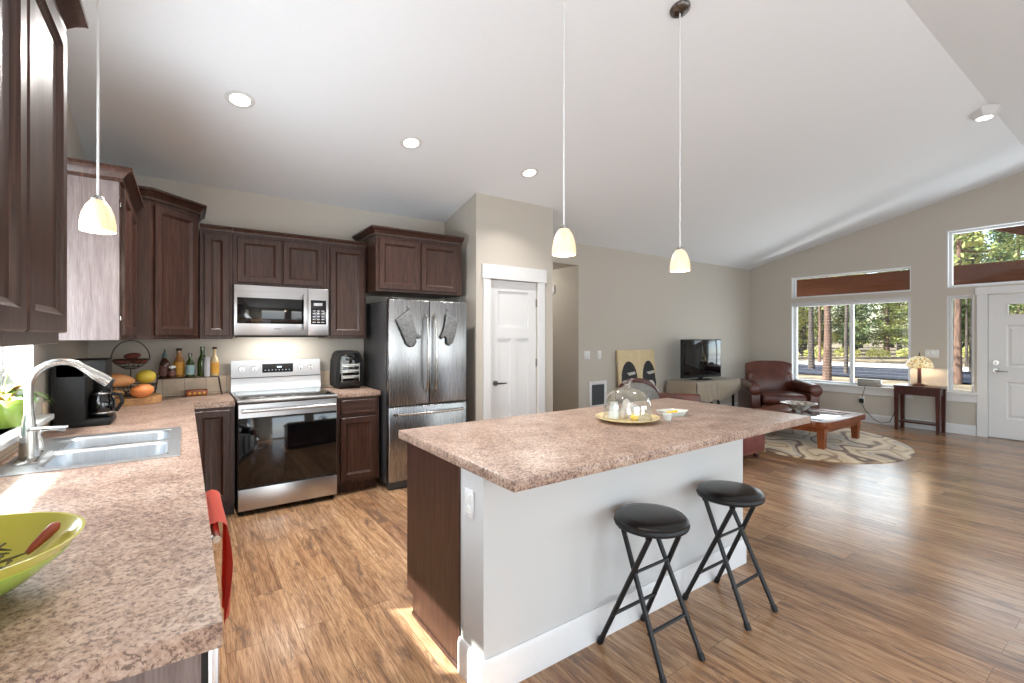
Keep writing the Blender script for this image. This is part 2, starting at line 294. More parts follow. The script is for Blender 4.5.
# ------------------------------------------------------------------ mesh helpers
class B:
    def __init__(s): s.bm = bmesh.new()
    def _merge(s, sub):
        me = D.meshes.new('tmp'); sub.to_mesh(me); sub.free(); s.bm.from_mesh(me); D.meshes.remove(me); return s
    def box(s, x0, y0, z0, x1, y1, z1, bev=0, seg=2, mat=None):
        b = bmesh.new(); bmesh.ops.create_cube(b, size=1)
        for v in b.verts: v.co = Vector(((x0 + x1) / 2 + v.co.x * (x1 - x0), (y0 + y1) / 2 + v.co.y * (y1 - y0), (z0 + z1) / 2 + v.co.z * (z1 - z0)))
        if bev: bmesh.ops.bevel(b, geom=list(b.edges), offset=bev, segments=seg, profile=.5, affect='EDGES')
        if mat: bmesh.ops.transform(b, matrix=mat, verts=b.verts)
        return s._merge(b)
    def cyl(s, p0, p1, r0, r1=None, seg=16, cap=True):
        r1 = r0 if r1 is None else r1; p0 = Vector(p0); p1 = Vector(p1); d = p1 - p0
        b = bmesh.new(); bmesh.ops.create_cone(b, cap_ends=cap, segments=seg, radius1=r0, radius2=r1, depth=d.length)
        m = Matrix.Translation((p0 + p1) / 2) @ d.to_track_quat('Z', 'Y').to_matrix().to_4x4()
        bmesh.ops.transform(b, matrix=m, verts=b.verts); return s._merge(b)
    def lathe(s, prof, c=(0, 0, 0), seg=32, mat=None, sx=1, sy=1):
        b = bmesh.new(); rings = []
        for r, z in prof:
            if r < 1e-5: rings.append([b.verts.new((0, 0, z))])
            else: rings.append([b.verts.new((r * math.cos(2 * PI * k / seg) * sx, r * math.sin(2 * PI * k / seg) * sy, z)) for k in range(seg)])
        for a, q in zip(rings, rings[1:]):
            for k in range(seg):
                k2 = (k + 1) % seg
                if len(a) == 1 and len(q) == 1: continue
                if len(a) == 1: b.faces.new((a[0], q[k2], q[k]))
                elif len(q) == 1: b.faces.new((a[k], a[k2], q[0]))
                else: b.faces.new((a[k], a[k2], q[k2], q[k]))
        bmesh.ops.recalc_face_normals(b, faces=b.faces)
        m = Matrix.Translation(c) @ (mat or Matrix.Identity(4)); bmesh.ops.transform(b, matrix=m, verts=b.verts)
        return s._merge(b)
    def tube(s, pts, r, seg=8, closed=False):
        pts = [Vector(p) for p in pts]; n = len(pts); b = bmesh.new(); rings = []; up = None
        rr = r if isinstance(r, (list, tuple)) else [r] * n
        for i, p in enumerate(pts):
            a = pts[i - 1] if (i > 0 or closed) else p; q = pts[(i + 1) % n] if (i < n - 1 or closed) else p
            t = (q - a).normalized()
            if up is None: up = t.orthogonal().normalized()
            up = (up - t * up.dot(t)); up = up.normalized() if up.length > 1e-6 else t.orthogonal().normalized()
            sd = t.cross(up)
            rings.append([b.verts.new(p + (up * math.cos(2 * PI * k / seg) + sd * math.sin(2 * PI * k / seg)) * rr[i]) for k in range(seg)])
        for i in range(n if closed else n - 1):
            a = rings[i]; q = rings[(i + 1) % n]
            for k in range(seg): b.faces.new((a[k], a[(k + 1) % seg], q[(k + 1) % seg], q[k]))
        if not closed: b.faces.new(rings[0][::-1]); b.faces.new(rings[-1])
        bmesh.ops.recalc_face_normals(b, faces=b.faces); return s._merge(b)
    def prism(s, poly, a, b_, axis='z', bev=0, mat=None):
        f = {'z': lambda p, h: (p[0], p[1], h), 'y': lambda p, h: (p[0], h, p[1]), 'x': lambda p, h: (h, p[0], p[1])}[axis]
        b = bmesh.new(); lo = [b.verts.new(f(p, a)) for p in poly]; hi = [b.verts.new(f(p, b_)) for p in poly]; n = len(poly)
        b.faces.new(lo); b.faces.new(hi[::-1])
        for k in range(n): b.faces.new((lo[k], hi[k], hi[(k + 1) % n], lo[(k + 1) % n]))
        bmesh.ops.recalc_face_normals(b, faces=b.faces)
        if bev:
            es = [e for e in b.edges if len(e.link_faces) == 2 and e.calc_face_angle() > .6]
            bmesh.ops.bevel(b, geom=es, offset=bev, segments=3, profile=.5, affect='EDGES')
        if mat: bmesh.ops.transform(b, matrix=mat, verts=b.verts)
        return s._merge(b)
    def panel(s, x0, x1, z0, z1, loops, mat=None):
        """nested rectangles (inset, y) in the XZ plane, facing -Y"""
        b = bmesh.new(); L = []
        for i, y in loops:
            L.append([b.verts.new(p) for p in ((x0 + i, y, z0 + i), (x1 - i, y, z0 + i), (x1 - i, y, z1 - i), (x0 + i, y, z1 - i))])
        b.faces.new(L[0]); b.faces.new(L[-1])
        for a, q in zip(L, L[1:]):
            for k in range(4): b.faces.new((a[k], a[(k + 1) % 4], q[(k + 1) % 4], q[k]))
        bmesh.ops.recalc_face_normals(b, faces=b.faces)
        if mat: bmesh.ops.transform(b, matrix=mat, verts=b.verts)
        return s._merge(b)
    def mould(s, pts, prof):
        """moulding: prof of (outset, z) swept round an open plan path; outward is to the right of travel"""
        pts = [Vector(p) for p in pts]; n = len(pts); dirs = [(pts[i + 1] - pts[i]).normalized() for i in range(n - 1)]
        nr = [Vector((d.y, -d.x)) for d in dirs]; off = []
        for i in range(n):
            if i == 0: off.append(nr[0])
            elif i == n - 1: off.append(nr[-1])
            else:
                m = (nr[i - 1] + nr[i]).normalized(); off.append(m / max(.3, m.dot(nr[i])))
        b = bmesh.new(); R = [[b.verts.new((pts[i].x + off[i].x * o, pts[i].y + off[i].y * o, z)) for i in range(n)] for o, z in prof]
        for a, q in zip(R, R[1:] + R[:1]):
            for k in range(n - 1): b.faces.new((a[k], a[k + 1], q[k + 1], q[k]))
        b.faces.new([r[0] for r in R]); b.faces.new([r[-1] for r in R][::-1])
        bmesh.ops.recalc_face_normals(b, faces=b.faces); return s._merge(b)
    def grid(s, nu, nv, fn, thick=0):
        b = bmesh.new(); V = [[b.verts.new(fn(i / nu, j / nv)) for j in range(nv + 1)] for i in range(nu + 1)]
        for i in range(nu):
            for j in range(nv): b.faces.new((V[i][j], V[i + 1][j], V[i + 1][j + 1], V[i][j + 1]))
        if thick: bmesh.ops.solidify(b, geom=list(b.faces), thickness=thick)
        bmesh.ops.recalc_face_normals(b, faces=b.faces); return s._merge(b)
    def blob(s, c, r, sub=2, mat=None):
        b = bmesh.new(); bmesh.ops.create_icosphere(b, subdivisions=sub, radius=1)
        m = Matrix.Translation(c) @ (mat or Matrix.Identity(4)) @ Matrix.Diagonal((*r, 1))
        bmesh.ops.transform(b, matrix=m, verts=b.verts); return s._merge(b)

def obj(name, b, mat, parent=None, smooth=True, angle=35):
    bm = b.bm
    if smooth:
        for f in bm.faces: f.smooth = True
        for e in bm.edges:
            if len(e.link_faces) != 2 or e.calc_face_angle(0) > RAD(angle): e.smooth = False
    me = D.meshes.new(name); bm.to_mesh(me); bm.free(); me.materials.append(mat)
    o = D.objects.new(name, me); COL.objects.link(o)
    if parent: o.parent = parent
    return o
def tag(o, label=None, cat=None, group=None, kind=None):
    if label: o['label'] = label
    if cat: o['category'] = cat
    if group: o['group'] = group
    if kind: o['kind'] = kind
    return o
def thing(name, label, cat, loc=(0, 0, 0), rotz=0, group=None):
    o = D.objects.new(name, None); COL.objects.link(o); o.location = loc; o.rotation_euler = (0, 0, rotz); o.empty_display_size = .1
    return tag(o, label, cat, group)
def struct(name, b, mat, parent=None, label=None, cat=None, smooth=False):
    o = obj(name, b, mat, parent, smooth)
    if parent is None: tag(o, label, cat, None, 'structure')
    return o
def sthing(name, label, cat, loc=(0, 0, 0), rotz=0):
    return tag(thing(name, label, cat, loc, rotz), kind='structure')
def dup(root, loc, rotz=None, label=None, parent=None):
    r = root.copy(); COL.objects.link(r)
    if parent: r.parent = parent
    else:
        r.location = loc
        if rotz is not None: r.rotation_euler = (0, 0, rotz)
        if label: r['label'] = label
    for ch in list(root.children): dup(ch, None, parent=r)
    return r
def relabel(o, s): o['label'] = s

# ------------------------------------------------------------------ room shell
XL, XF, YN, YS = -.62, 9.26, 4.92, -2.8
RY, RZ, SL = 1.05, 3.679, .24
def ceil_z(y): return RZ - SL * abs(y - RY)
def wall_cells(b, plane, p0, p1, u0, u1, z0, z1, holes):
    """slab between p0..p1 across axis `plane`, spanning u0..u1, with rectangular openings (ua, ub, za, zb)"""
    us = sorted({u0, u1} | {h[k] for h in holes for k in (0, 1)}); zs = sorted({z0, z1} | {h[k] for h in holes for k in (2, 3)})
    for a, c in zip(us, us[1:]):
        z = z0; run = []
        for e, f in zip(zs, zs[1:]):
            mu, mz = (a + c) / 2, (e + f) / 2
            if not any(h[0] < mu < h[1] and h[2] < mz < h[3] for h in holes): 
                if run and abs(run[-1][1] - e) < 1e-6: run[-1][1] = f
                else: run.append([e, f])
        for e, f in run:
            if plane == 'x': b.box(p0, a, e, p1, c, f)
            else: b.box(a, p0, e, c, p1, f)
b = B(); b.box(XL - .2, YS - .2, -.12, XF + .16, YN + 2.4, 0); struct('floor', b, M['floor'], None, 'brown wood plank floor running through kitchen and living room', 'floor')
b = B(); zt = ceil_z(YN + .2); zs_ = ceil_z(YS - .2)
b.prism([(YS - .2, zs_), (RY, RZ), (YN + .2, zt), (YN + .2, zt + .14), (RY, RZ + .14), (YS - .2, zs_ + .14)], XL - .2, XF + .18, 'x')
struct('ceiling', b, M['ceil'], None, 'white vaulted ceiling sloping up from the kitchen wall to the ridge', 'ceiling')
SW = (1.95, 3.3, 1.0, 2.21)       # window over the sink (y0, y1, z0, z1)
def roofwall(name, plane, p0, p1, u0, u1, holes, label, z1=None):
    b = B(); wall_cells(b, plane, p0, p1, u0, u1, -.05, z1 or 2.75, holes); return b
b = B(); wall_cells(b, 'x', XL - .18, XL, YS, YN, -.05, 2.72, [SW, (-2.25, -.55, 0, 2.05)])
b.prism([(YS, 2.72), (YN, 2.72), (YN, ceil_z(YN) + .03), (RY, RZ + .05), (YS, ceil_z(YS) + .03)], XL - .18, XL, 'x')
struct('wall_left', b, M['wall'], None, 'greige wall behind the sink run', 'wall')
b = B(); wall_cells(b, 'y', YN, YN + .14, XL - .18, XF + .16, -.05, 2.80, [(3.5, 4.615, -.05, 2.44)])
struct('wall_north', b, M['wall'], None, 'long greige wall behind the range and the television', 'wall')
EH = [(2.38, 4.13, .575, 2.04), (2.38, 4.13, 2.125, 2.515), (.15, 1.96, 2.14, 2.985), (1.67, 1.96, .585, 2.02), (.61, 1.53, 0, 2.015)]
b = B(); wall_cells(b, 'x', XF, XF + .16, YS, YN + .14, -.05, 2.72, [h if h[3] < 2.72 else (h[0], h[1], h[2], 2.72) for h in EH])
for y0, y1 in ((YS, .15), (1.96, YN + .14)):
    b.prism([(y0, 2.72), (y1, 2.72), (y1, max(2.73, ceil_z(y1) + .05)), (y0, max(2.73, ceil_z(y0) + .05))], XF, XF + .16, 'x')
b.prism([(.15, 2.985), (1.96, 2.985), (1.96, ceil_z(1.96) + .05), (RY, RZ + .05), (.15, ceil_z(.15) + .05)], XF, XF + .16, 'x')
struct('wall_far', b, M['wall'], None, 'greige gable wall holding the living room windows and entry door', 'wall')
b = B(); wall_cells(b, 'y', YS - .16, YS, XL - .18, XF + .16, -.05, 2.80, [(.6, 3.0, 0, 2.1), (3.8, 6.2, .1, 2.1), (7.0, 8.8, .6, 2.1)])
struct('wall_south', b, M['wall'], None, 'greige wall behind the camera with glazed openings', 'wall')
# pantry block and hall
b = B(); px0, px1, py = 2.49, 3.53, 4.2
b.box(px0, py, -.05, 2.66, py + .11, 2.95); b.box(3.30, py, -.05, px1, py + .11, 2.95); b.box(2.66, py, 2.035, 3.30, py + .11, 2.95)
b.box(px0, py + .11, -.05, px0 + .1, YN, 2.95); b.box(px1 - .1, py + .11, -.05, px1, YN + .6, 2.95)
struct('wall_pantry', b, M['wall'], None, 'greige pantry walls standing out beside the fridge', 'wall')
b = B(); b.box(4.615, YN + .14, -.05, 4.73, 7.0, 2.6); b.box(3.4, 7.0, -.05, 4.73, 7.1, 2.6); b.box(3.4, YN + .6, -.05, 3.5, 7.0, 2.6); b.box(3.5, YN + .14, 2.441, 4.614, 7.0, 2.6)
struct('wall_hall', b, M['wall'], None, 'shaded greige hall walls beyond the pantry corner', 'wall')

# baseboards
def base_prof(b, pts): b.mould(pts, [(0, 0), (.016, 0), (.016, .12), (.010, .135), (0, .14)])
b = B(); base_prof(b, [(XF, 1.645), (XF, YN)][::-1] if False else [(XF - 0, YN), (XF, 1.645)]); struct('baseboard_far', b, M['white'], None, 'white baseboard along the window wall', 'baseboard')
b = B(); base_prof(b, [(4.615, YN), (XF, YN)]); struct('baseboard_north', b, M['white'], None, 'white baseboard along the television wall', 'baseboard')

b = B(); base_prof(b, [(XF, .49), (XF, YS)]); struct('baseboard_east', b, M['white'], None, 'white baseboard right of the entry door', 'baseboard')
# windows: frame, sash and pane as parts, jamb liner in white
def window(name, label, y0, y1, z0, z1, x, depth, splits=(), fw=.045, inside=-1):
    t = sthing(name, label, 'window', (x, 0, 0))
    b = B(); w = .012
    for a in (y0, y1 - w): b.box(0, a, z0, depth, a + w, z1)
    for a in (z0, z1 - w): b.box(0, y0 + w, a, depth, y1 - w, a + w)
    struct('jamb_liner', b, M['white'], t)
    b = B(); fx0, fx1 = depth - .075, depth - .02; g = w
    for a in (y0 + g, y1 - g - fw): b.box(fx0, a, z0 + g, fx1, a + fw, z1 - g, .004)
    for a in (z0 + g, z1 - g - fw): b.box(fx0, y0 + g + fw, a, fx1, y1 - g - fw, a + fw, .004)
    for s in splits: b.box(fx0 - .006, s - .028, z0 + g + fw, fx1, s + .028, z1 - g - fw, .004)
    struct('window_frame', b, M['white'], t)
    ys = [y0 + g + fw] + list(splits) + [y1 - g - fw]
    for a, c in zip(ys, ys[1:]):
        pb = B(); pb.box(depth - .05, a, z0 + g + fw, depth - .044, c, z1 - g - fw); struct('window_pane', pb, M['pane'], t)
    return t
w1 = window('window_1', 'large white sliding window behind the leather armchair', *EH[0], XF, .16, (3.2,))
window('window_2', 'low wide transom window above the sliding window', *EH[1], XF, .16, fw=.02)
window('window_3', 'tall transom window above the entry door', *EH[2], XF, .16, fw=.03)
window('window_4', 'narrow sidelight window between lamp table and entry door', *EH[3], XF, .16, fw=.03)
ws = window('window_5', 'window over the kitchen sink', *SW, XL - .18, .18, (2.62,))
for c in ws.children:
    for v in c.data.vertices: v.co.x = .18 - v.co.x       # glass to the outer side
# blinds in the sliding window: headrail and open slats
b = B(); b.box(XF + .02, 2.40, 1.965, XF + .07, 4.11, 2.025, .004)
hr = tag(obj('window_blind', b, M['white']), 'white horizontal blind with open slats inside the sliding window', 'blind')
b = B()
for k in range(26): b.box(XF + .040, 2.41, .63 + k * .051, XF + .050, 4.10, .631 + k * .051)
obj('blind_slats', b, M['white'], hr)
# window stools and aprons
def stool_apron(name, y0, y1, z, label):
    b = B(); b.box(XF - .05, y0 - .05, z - .028, XF + .085, y1 + .05, z, .004); b.box(XF - .018, y0 - .03, z - .14, XF, y1 + .03, z - .028, .003)
    struct(name, b, M['white'], None, label, 'window sill')
stool_apron('trim_1', 2.38, 4.13, .60, 'white sill and apron below the sliding window')
stool_apron('trim_2', 1.67, 1.96, .61, 'white sill and apron below the sidelight window')
b = B(); b.box(XL - .10, 1.9, .985, XL + .055, 3.42, 1.012, .004)
struct('trim_3', b, M['white'], None, 'white sill of the window over the sink', 'window sill')
# entry door casing + door
b = B(); b.box(XF - .02, 1.53, 0, XF, 1.64, 2.015, .003); b.box(XF - .026, .44, 2.015, XF, 1.655, 2.115, .003); b.box(XF - .02, .5, 0, XF, .61, 2.015, .003)
struct('trim_4', b, M['white'], None, 'white casing round the entry door', 'door casing')
dl = [(0, .045), (0, .004), (.004, 0), (.016, .0), (.026, .008), (.04, .008), (.05, .003)]
Rface = Matrix.Rotation(-PI / 2, 4, 'Z')    # local -Y face looks to world -X
def entry_door():
    t = sthing('door_2', 'white panelled entry door with small top glass beside the sidelight', 'door', (XF + .015, 1.526, 0), -PI / 2)
    W = .912; b = B(); zs = [(.283, .793), (1.0, 1.578)]
    us = sorted([0, .175, .425, .49, .74, W]); 
    holes = [(.175, .425, *zs[0]), (.49, .74, *zs[0]), (.175, .425, *zs[1]), (.49, .74, *zs[1]), (.175, .74, 1.70, 1.885)]
    wall_cells(b, 'y', 0, .045, 0, W, .012, 2.005, holes)
    struct('door_slab', b, M['white'], t)
    for h in holes[:4]:
        b = B(); b.panel(h[0], h[1], h[2], h[3], [(0, .04), (0, .0), (.012, .012), (.03, .012), (.05, .004)]); struct('door_panel', b, M['white'], t)
    b = B(); h = holes[4]
    b.box(h[0], -.008, h[2], h[1], .04, h[2] + .02, .003); b.box(h[0], -.008, h[3] - .02, h[1], .04, h[3], .003)
    for a in (h[0], h[1] - .02, (h[0] + h[1]) / 2 - .01 - .09, (h[0] + h[1]) / 2 - .01 + .09): b.box(a, -.008, h[2] + .02, a + .02, .04, h[3] - .02, .003)
    struct('light_frame', b, M['white'], t)
    b = B(); b.box(h[0] + .02, .018, h[2] + .02, h[1] - .02, .024, h[3] - .02); struct('door_glass', b, M['pane'], t)
    b = B(); b.cyl((.075, 0, .94), (.075, -.018, .94), .032); b.cyl((.075, -.018, .94), (.075, -.055, .94), .011); b.tube([(.075, -.052, .94), (.13, -.056, .938), (.20, -.05, .936)], [.011, .009, .007])
    obj('door_handle', b, M['nickel'], t)
    b = B(); b.cyl((.075, 0, 1.055), (.075, -.02, 1.055), .034); b.box(.069, -.042, 1.04, .081, -.02, 1.07, .003); obj('deadbolt', b, M['nickel'], t)
    b = B(); b.box(0, -.012, 0, W, .05, .012); obj('threshold', b, M['bronze'], t)
entry_door()
# pantry door
b = B(); b.box(2.574, py - .02, 0, 2.66, py, 2.035, .003); b.box(3.30, py - .02, 0, 3.40, py, 2.035, .003); b.box(2.556, py - .028, 2.035, 3.42, py, 2.185, .004)
struct('trim_5', b, M['white'], None, 'white craftsman casing round the pantry door', 'door casing')
def pantry_door():
    t = sthing('door_1', 'white three panel pantry door beside the fridge', 'door', (2.664, py + .02, 0)); W = .632
    holes = [(.11, W - .11, 1.52, 1.915), (.11, .275, .24, 1.40), (W - .275, W - .11, .24, 1.40)]
    b = B(); wall_cells(b, 'y', 0, .04, 0, W, .012, 2.03, holes); struct('door_slab', b, M['white'], t)
    for h in holes:
        b = B(); b.box(h[0], .014, h[2], h[1], .03, h[3]); struct('door_panel', b, M['white'], t)
    b = B(); b.cyl((.075, 0, .915), (.075, -.014, .915), .03); b.cyl((.075, -.014, .915), (.075, -.05, .915), .010); b.tube([(.075, -.048, .915), (.13, -.052, .915), (.19, -.048, .914)], [.011, .009, .007]); obj('door_handle', b, M['bronze'], t)
    for z in (.25, 1.12, 1.80):
        b = B(); b.cyl((W + .001, -.006, z - .045), (W + .001, -.006, z + .045), .008); obj('hinge', b, M['bronze'], t)
pantry_door()
# hall door casing seen past the pantry corner, and a small black hook
b = B(); b.box(4.595, 5.52, 0, 4.615, 5.63, 2.08, .003); b.box(4.59, 5.44, 2.08, 4.615, 5.66, 2.2, .003)
struct('trim_6', b, M['white'], None, 'white door casing on the hall wall past the pantry corner', 'door casing')
light('hall_fill', 'POINT', (4.05, 5.9, 2.3), (0, 0, -1), 14, (1, .95, .88), shadow_soft_size=.1)  # added unseen fill lamp, lifts the dark hall walls
b = B(); b.box(3.53, 4.60, 2.36, 3.538, 4.64, 2.42, .002); b.tube([(3.538, 4.62, 2.40), (3.57, 4.62, 2.41), (3.59, 4.62, 2.39), (3.585, 4.62, 2.36)], .006); b.tube([(3.538, 4.62, 2.37), (3.56, 4.62, 2.355), (3.566, 4.62, 2.335)], .006)
tag(obj('wall_hook', b, M['black']), 'small black hook high on the pantry corner', 'hook')

# backsplash strips
b = B(); b.box(XL + .014, YN - .012, .914, 1.50, YN, 1.07); tag(struct('backsplash', b, M['tile']), 'low cream tile backsplash behind the range', 'backsplash')
b = B(); b.box(XL, .97, .9145, XL + .012, 3.45, .98); b.box(XL, 3.45, .9145, XL + .012, YN - .013, 1.07); tag(struct('backsplash', b, M['tile']), 'low cream tile backsplash along the sink wall', 'backsplash')

# ------------------------------------------------------------------ cabinets
DOOR = [(0, .0), (0, -.016), (.004, -.02), (.048, -.02), (.052, -.016), (.058, -.013), (.066, -.007), (.074, -.006)]
FLAT = [(0, 0), (0, -.016), (.004, -.02), (.02, -.02), (.026, -.017), (.032, -.017)]
CROWN = [(0, 0), (.012, 0), (.014, .018), (.03, .038), (.05, .056), (.056, .058), (.056, .074), (0, .074)]
SMALL = [(0, 0), (.010, 0), (.012, .012), (.026, .030), (.03, .032), (.03, .044), (0, .044)]
def cabinet(name, label, loc, rotz, w, d, h, doors, drawers=(), crown=None, csides=(1, 1), toe=False, hinges=(), group=None, sheen_end=False):
    t = thing(name, label, 'cabinet', loc, rotz, group)
    b = B(); zb = .1 if toe else 0
    b.box(0, 0, zb, w, d, h, .0015, 1)
    if toe: b.box(0, .07, 0, w, d, zb)
    obj('body', b, M['cab'], t)
    if sheen_end: b = B(); b.box(-.004, 0.004, zb, 0, d, h - .001); obj('end_panel', b, M['sheen_end'], t)
    if sheen_end and toe: b = B(); b.box(-.008, -.022, .12, .004, -.006, .86, .001); tag(obj('edge_strip', b, M['steel'], t), 'bright metal edge strip'); b = B(); b.box(-.0045, -.006, .12, 0, .004, .86); obj('edge_gap', b, M['black'], t)
    for x0, x1, a, c in doors:
        b = B(); b.panel(x0, x1, a, c, DOOR); obj('door', b, M['cab'], t, angle=20)
    for x0, x1, a, c in drawers:
        b = B(); b.panel(x0, x1, a, c, FLAT); obj('drawer', b, M['cabx'], t, angle=20)
    if crown:
        pts = [(0, d), (0, 0), (w, 0), (w, d)]
        if not csides[0]: pts = pts[1:]
        if not csides[1]: pts = pts[:-1]
        b = B(); b.mould(pts, [(o, z + h) for o, z in crown]); obj('crown_moulding', b, M['cab'], t, angle=25)
    for x, z in hinges:
        b = B(); b.box(x - .006, -.004, z - .012, x + .006, .004, z + .012, .001); obj('hinge', b, M['nickel'], t)
    return t
fx = .028; bd = .645      # front plane of the sink run
# sink run (faces +X): local x = world y
cabinet('base_cabinet', 'dark base cabinet at the near end of the sink counter', (fx, 1.0, 0), PI / 2, .64, bd, .868, [(.02, .62, .12, .70)], [(.02, .62, .72, .85)], toe=True, sheen_end=True)
cabinet('base_cabinet', 'dark base cabinet under the kitchen sink', (fx, 2.245, 0), PI / 2, 1.05, bd, .70, [(.03, .515, .12, .68), (.535, 1.02, .12, .68)], (), toe=True)
cabinet('base_cabinet', 'dark base cabinet at the inner corner past the sink', (fx, 3.30, 0), PI / 2, .985, bd, .868, [(.03, .50, .12, .70)], [(.03, .50, .72, .85)], toe=True)
yb = 4.29
cabinet('base_cabinet', 'narrow dark base cabinet left of the range', (.032, yb, 0), 0, .293, .61, .868, [(.03, .262, .13, .845)], toe=True)
cabinet('base_cabinet', 'dark drawer base cabinet between range and fridge', (1.105, yb, 0), 0, .385, .61, .868, [(.03, .355, .13, .69)], [(.03, .355, .72, .845)], toe=True)
# uppers
ux = -.292; ud = -XL + ux - .004
cabinet('wall_cabinet', 'large dark wall cabinet overhead left of the sink window', (ux, 1.0, 1.40), PI / 2, .82, ud, .885, [(.012, .395, .03, .87), (.412, .805, .03, .87)], crown=CROWN)
cabinet('wall_cabinet', 'dark wall cabinet with bare end panel past the hanging sink pendant', (ux, 3.36, 1.40), PI / 2, .84, ud, .875, [(.02, .40, .025, .85), (.42, .82, .025, .85)], crown=CROWN, csides=(1, 0), hinges=((.006, .12), (.006, .75)), sheen_end=True)
# diagonal corner unit
A_, B_ = Vector((-.205, 4.215)), Vector((.09, 4.51)); L_ = (B_ - A_).length
t = thing('corner_cabinet', 'tall dark angled corner wall cabinet above the fruit basket', 'cabinet', (A_.x, A_.y, 1.40), PI / 4)
def loc2(p): 
    d = Vector(p) - A_; c = math.cos(-PI / 4); s_ = math.sin(-PI / 4); return (d.x * c - d.y * s_, d.x * s_ + d.y * c)
poly = [loc2(p) for p in ((XL + .004, 4.215), A_, B_, (.09, YN - .004), (XL + .004, YN - .004))]
b = B(); b.prism(poly, 0, 1.0, 'z', mat=None); obj('body', b, M['cab'], t)
b = B(); b.panel(.03, L_ - .025, .03, .97, DOOR); obj('door', b, M['cab'], t, angle=20)
b = B(); b.mould(poly[:4], [(o, z + 1.0) for o, z in CROWN]); obj('crown_moulding', b, M['cab'], t, angle=25)
yu = 4.60; udn = YN - yu - .004
cabinet('wall_cabinet', 'narrow dark single door wall cabinet left of the microwave', (.1, yu, 1.40), 0, .233, udn, .90, [(.03, .21, .025, .87)], crown=SMALL, csides=(0, 0))
cabinet('wall_cabinet', 'short dark two door wall cabinet above the microwave', (.335, yu, 1.865), 0, .758, udn, .435, [(.03, .372, .02, .405), (.386, .728, .02, .405)], crown=SMALL, csides=(0, 0))
cabinet('wall_cabinet', 'dark single door wall cabinet above the air fryer', (1.095, yu, 1.40), 0, .372, udn, .90, [(.028, .350, .025, .87)], crown=SMALL, csides=(0, 0))
cabinet('wall_cabinet', 'deep dark two door cabinet over the fridge', (1.478, 4.35, 1.85), 0, .925, YN - 4.354, .535, [(.03, .445, .025, .505), (.46, .865, .025, .505)], crown=CROWN, csides=(1, 0))

# worktops
def slab(poly, z0, z1, bev=.008): 
    b = B(); b.prism(poly, z0, z1, 'z', bev=bev); return b
b = B(); b.box(XL + .003, .972, .87, .055, 2.44, .914); b.box(XL + .003, 3.17, .87, .055, YN - .003, .914); b.box(.055, 4.27, .87, .325, YN - .003, .914)
b.box(XL + .003, 2.44, .87, -.555, 3.17, .914); b.box(-.03, 2.44, .87, .055, 3.17, .914)
bmesh.ops.remove_doubles(b.bm, verts=b.bm.verts, dist=.0005)
ds = {}
for f in b.bm.faces: ds.setdefault(tuple(round(c, 4) for c in f.calc_center_median()), []).append(f)
bmesh.ops.delete(b.bm, geom=[f for l in ds.values() if len(l) > 1 for f in l], context='FACES')
tag(obj('worktop', b, M['counter']), 'mottled brown laminate worktop running along the sink and into the corner', 'worktop')
b = B(); b.box(1.098, 4.27, .87, 1.50, YN - .013, .914, .006); tag(obj('worktop', b, M['counter']), 'short mottled laminate worktop between range and fridge', 'worktop')

# ------------------------------------------------------------------ sink, faucet, soap
t = thing('kitchen_sink', 'stainless double bowl drop in sink set into the long worktop', 'sink', (0, 0, .914))
b = B()
def basin(b, x0, x1, y0, y1, dp):
    loops = [(0, .004), (.012, .004), (.02, -.004), (.034, -dp + .03), (.06, -dp)]
    bb = bmesh.new(); R = []
    for i, z in loops:
        r = .05; pts = []
        for cx, cy, a0 in ((x1 - i - r, y1 - i - r, 0), (x0 + i + r, y1 - i - r, PI / 2), (x0 + i + r, y0 + i + r, PI), (x1 - i - r, y0 + i + r, 1.5 * PI)):
            for k in range(6): pts.append(bb.verts.new((cx + r * math.cos(a0 + k * PI / 10), cy + r * math.sin(a0 + k * PI / 10), z)))
        R.append(pts)
    n = len(R[0])
    for a, q in zip(R, R[1:]):
        for k in range(n): bb.faces.new((a[k], q[k], q[(k + 1) % n], a[(k + 1) % n]))
    bb.faces.new(R[-1]); b._merge(bb)
basin(b, -.47, -.05, 2.47, 2.80, .19); basin(b, -.47, -.05, 2.83, 3.13, .17)
obj('basin', b, M['sinksteel'], t)
b = B(); wall_cells(b, 'y', 0, 1, 0, 1, 0, 1, []) if False else None
for x0, y0, x1, y1 in ((-.58, 2.425, -.463, 3.185), (-.057, 2.425, -.015, 3.185), (-.463, 2.425, -.057, 2.477), (-.463, 2.793, -.057, 2.837), (-.463, 3.123, -.057, 3.185)): b.box(x0, y0, .0005, x1, y1, .005, .0015, 1)
obj('rim', b, M['sinksteel'], t)
for y in (2.635, 2.98):
    b = B(); b.cyl((-.26, y, -.188 if y < 2.8 else -.168), (-.26, y, -.178 if y < 2.8 else -.16), .042); obj('drain', b, M['nickel'], t)
t = thing('faucet', 'brushed nickel pull down faucet with tall curved neck over the sink', 'faucet', (-.522, 2.70, .919), RAD(6))
b = B(); b.box(-.035, -.13, 0, .035, .13, .008, .004); obj('deck_plate', b, M['nickel'], t)
b = B(); b.lathe([(0, .008), (.031, .008), (.031, .02), (.028, .07), (.022, .14), (.0155, .19), (.0145, .22), (0, .22)]); obj('body', b, M['nickel'], t)
arc = [(0, 0, .21), (0, 0, .29)] + [(.098 - .098 * math.cos(a), 0, .29 + .105 * math.sin(a)) for a in [k * PI / 12 for k in range(1, 10)]]
b = B(); b.tube(arc, .0145, 14); obj('neck', b, M['nickel'], t)
e = Vector(arc[-1]); d_ = (e - Vector(arc[-2])).normalized()
b = B(); b.tube([e - d_ * .01, e + d_ * .02, e + d_ * .07, e + d_ * .105], [.0155, .017, .023, .0235], 16); obj('spray_head', b, M['nickel'], t)
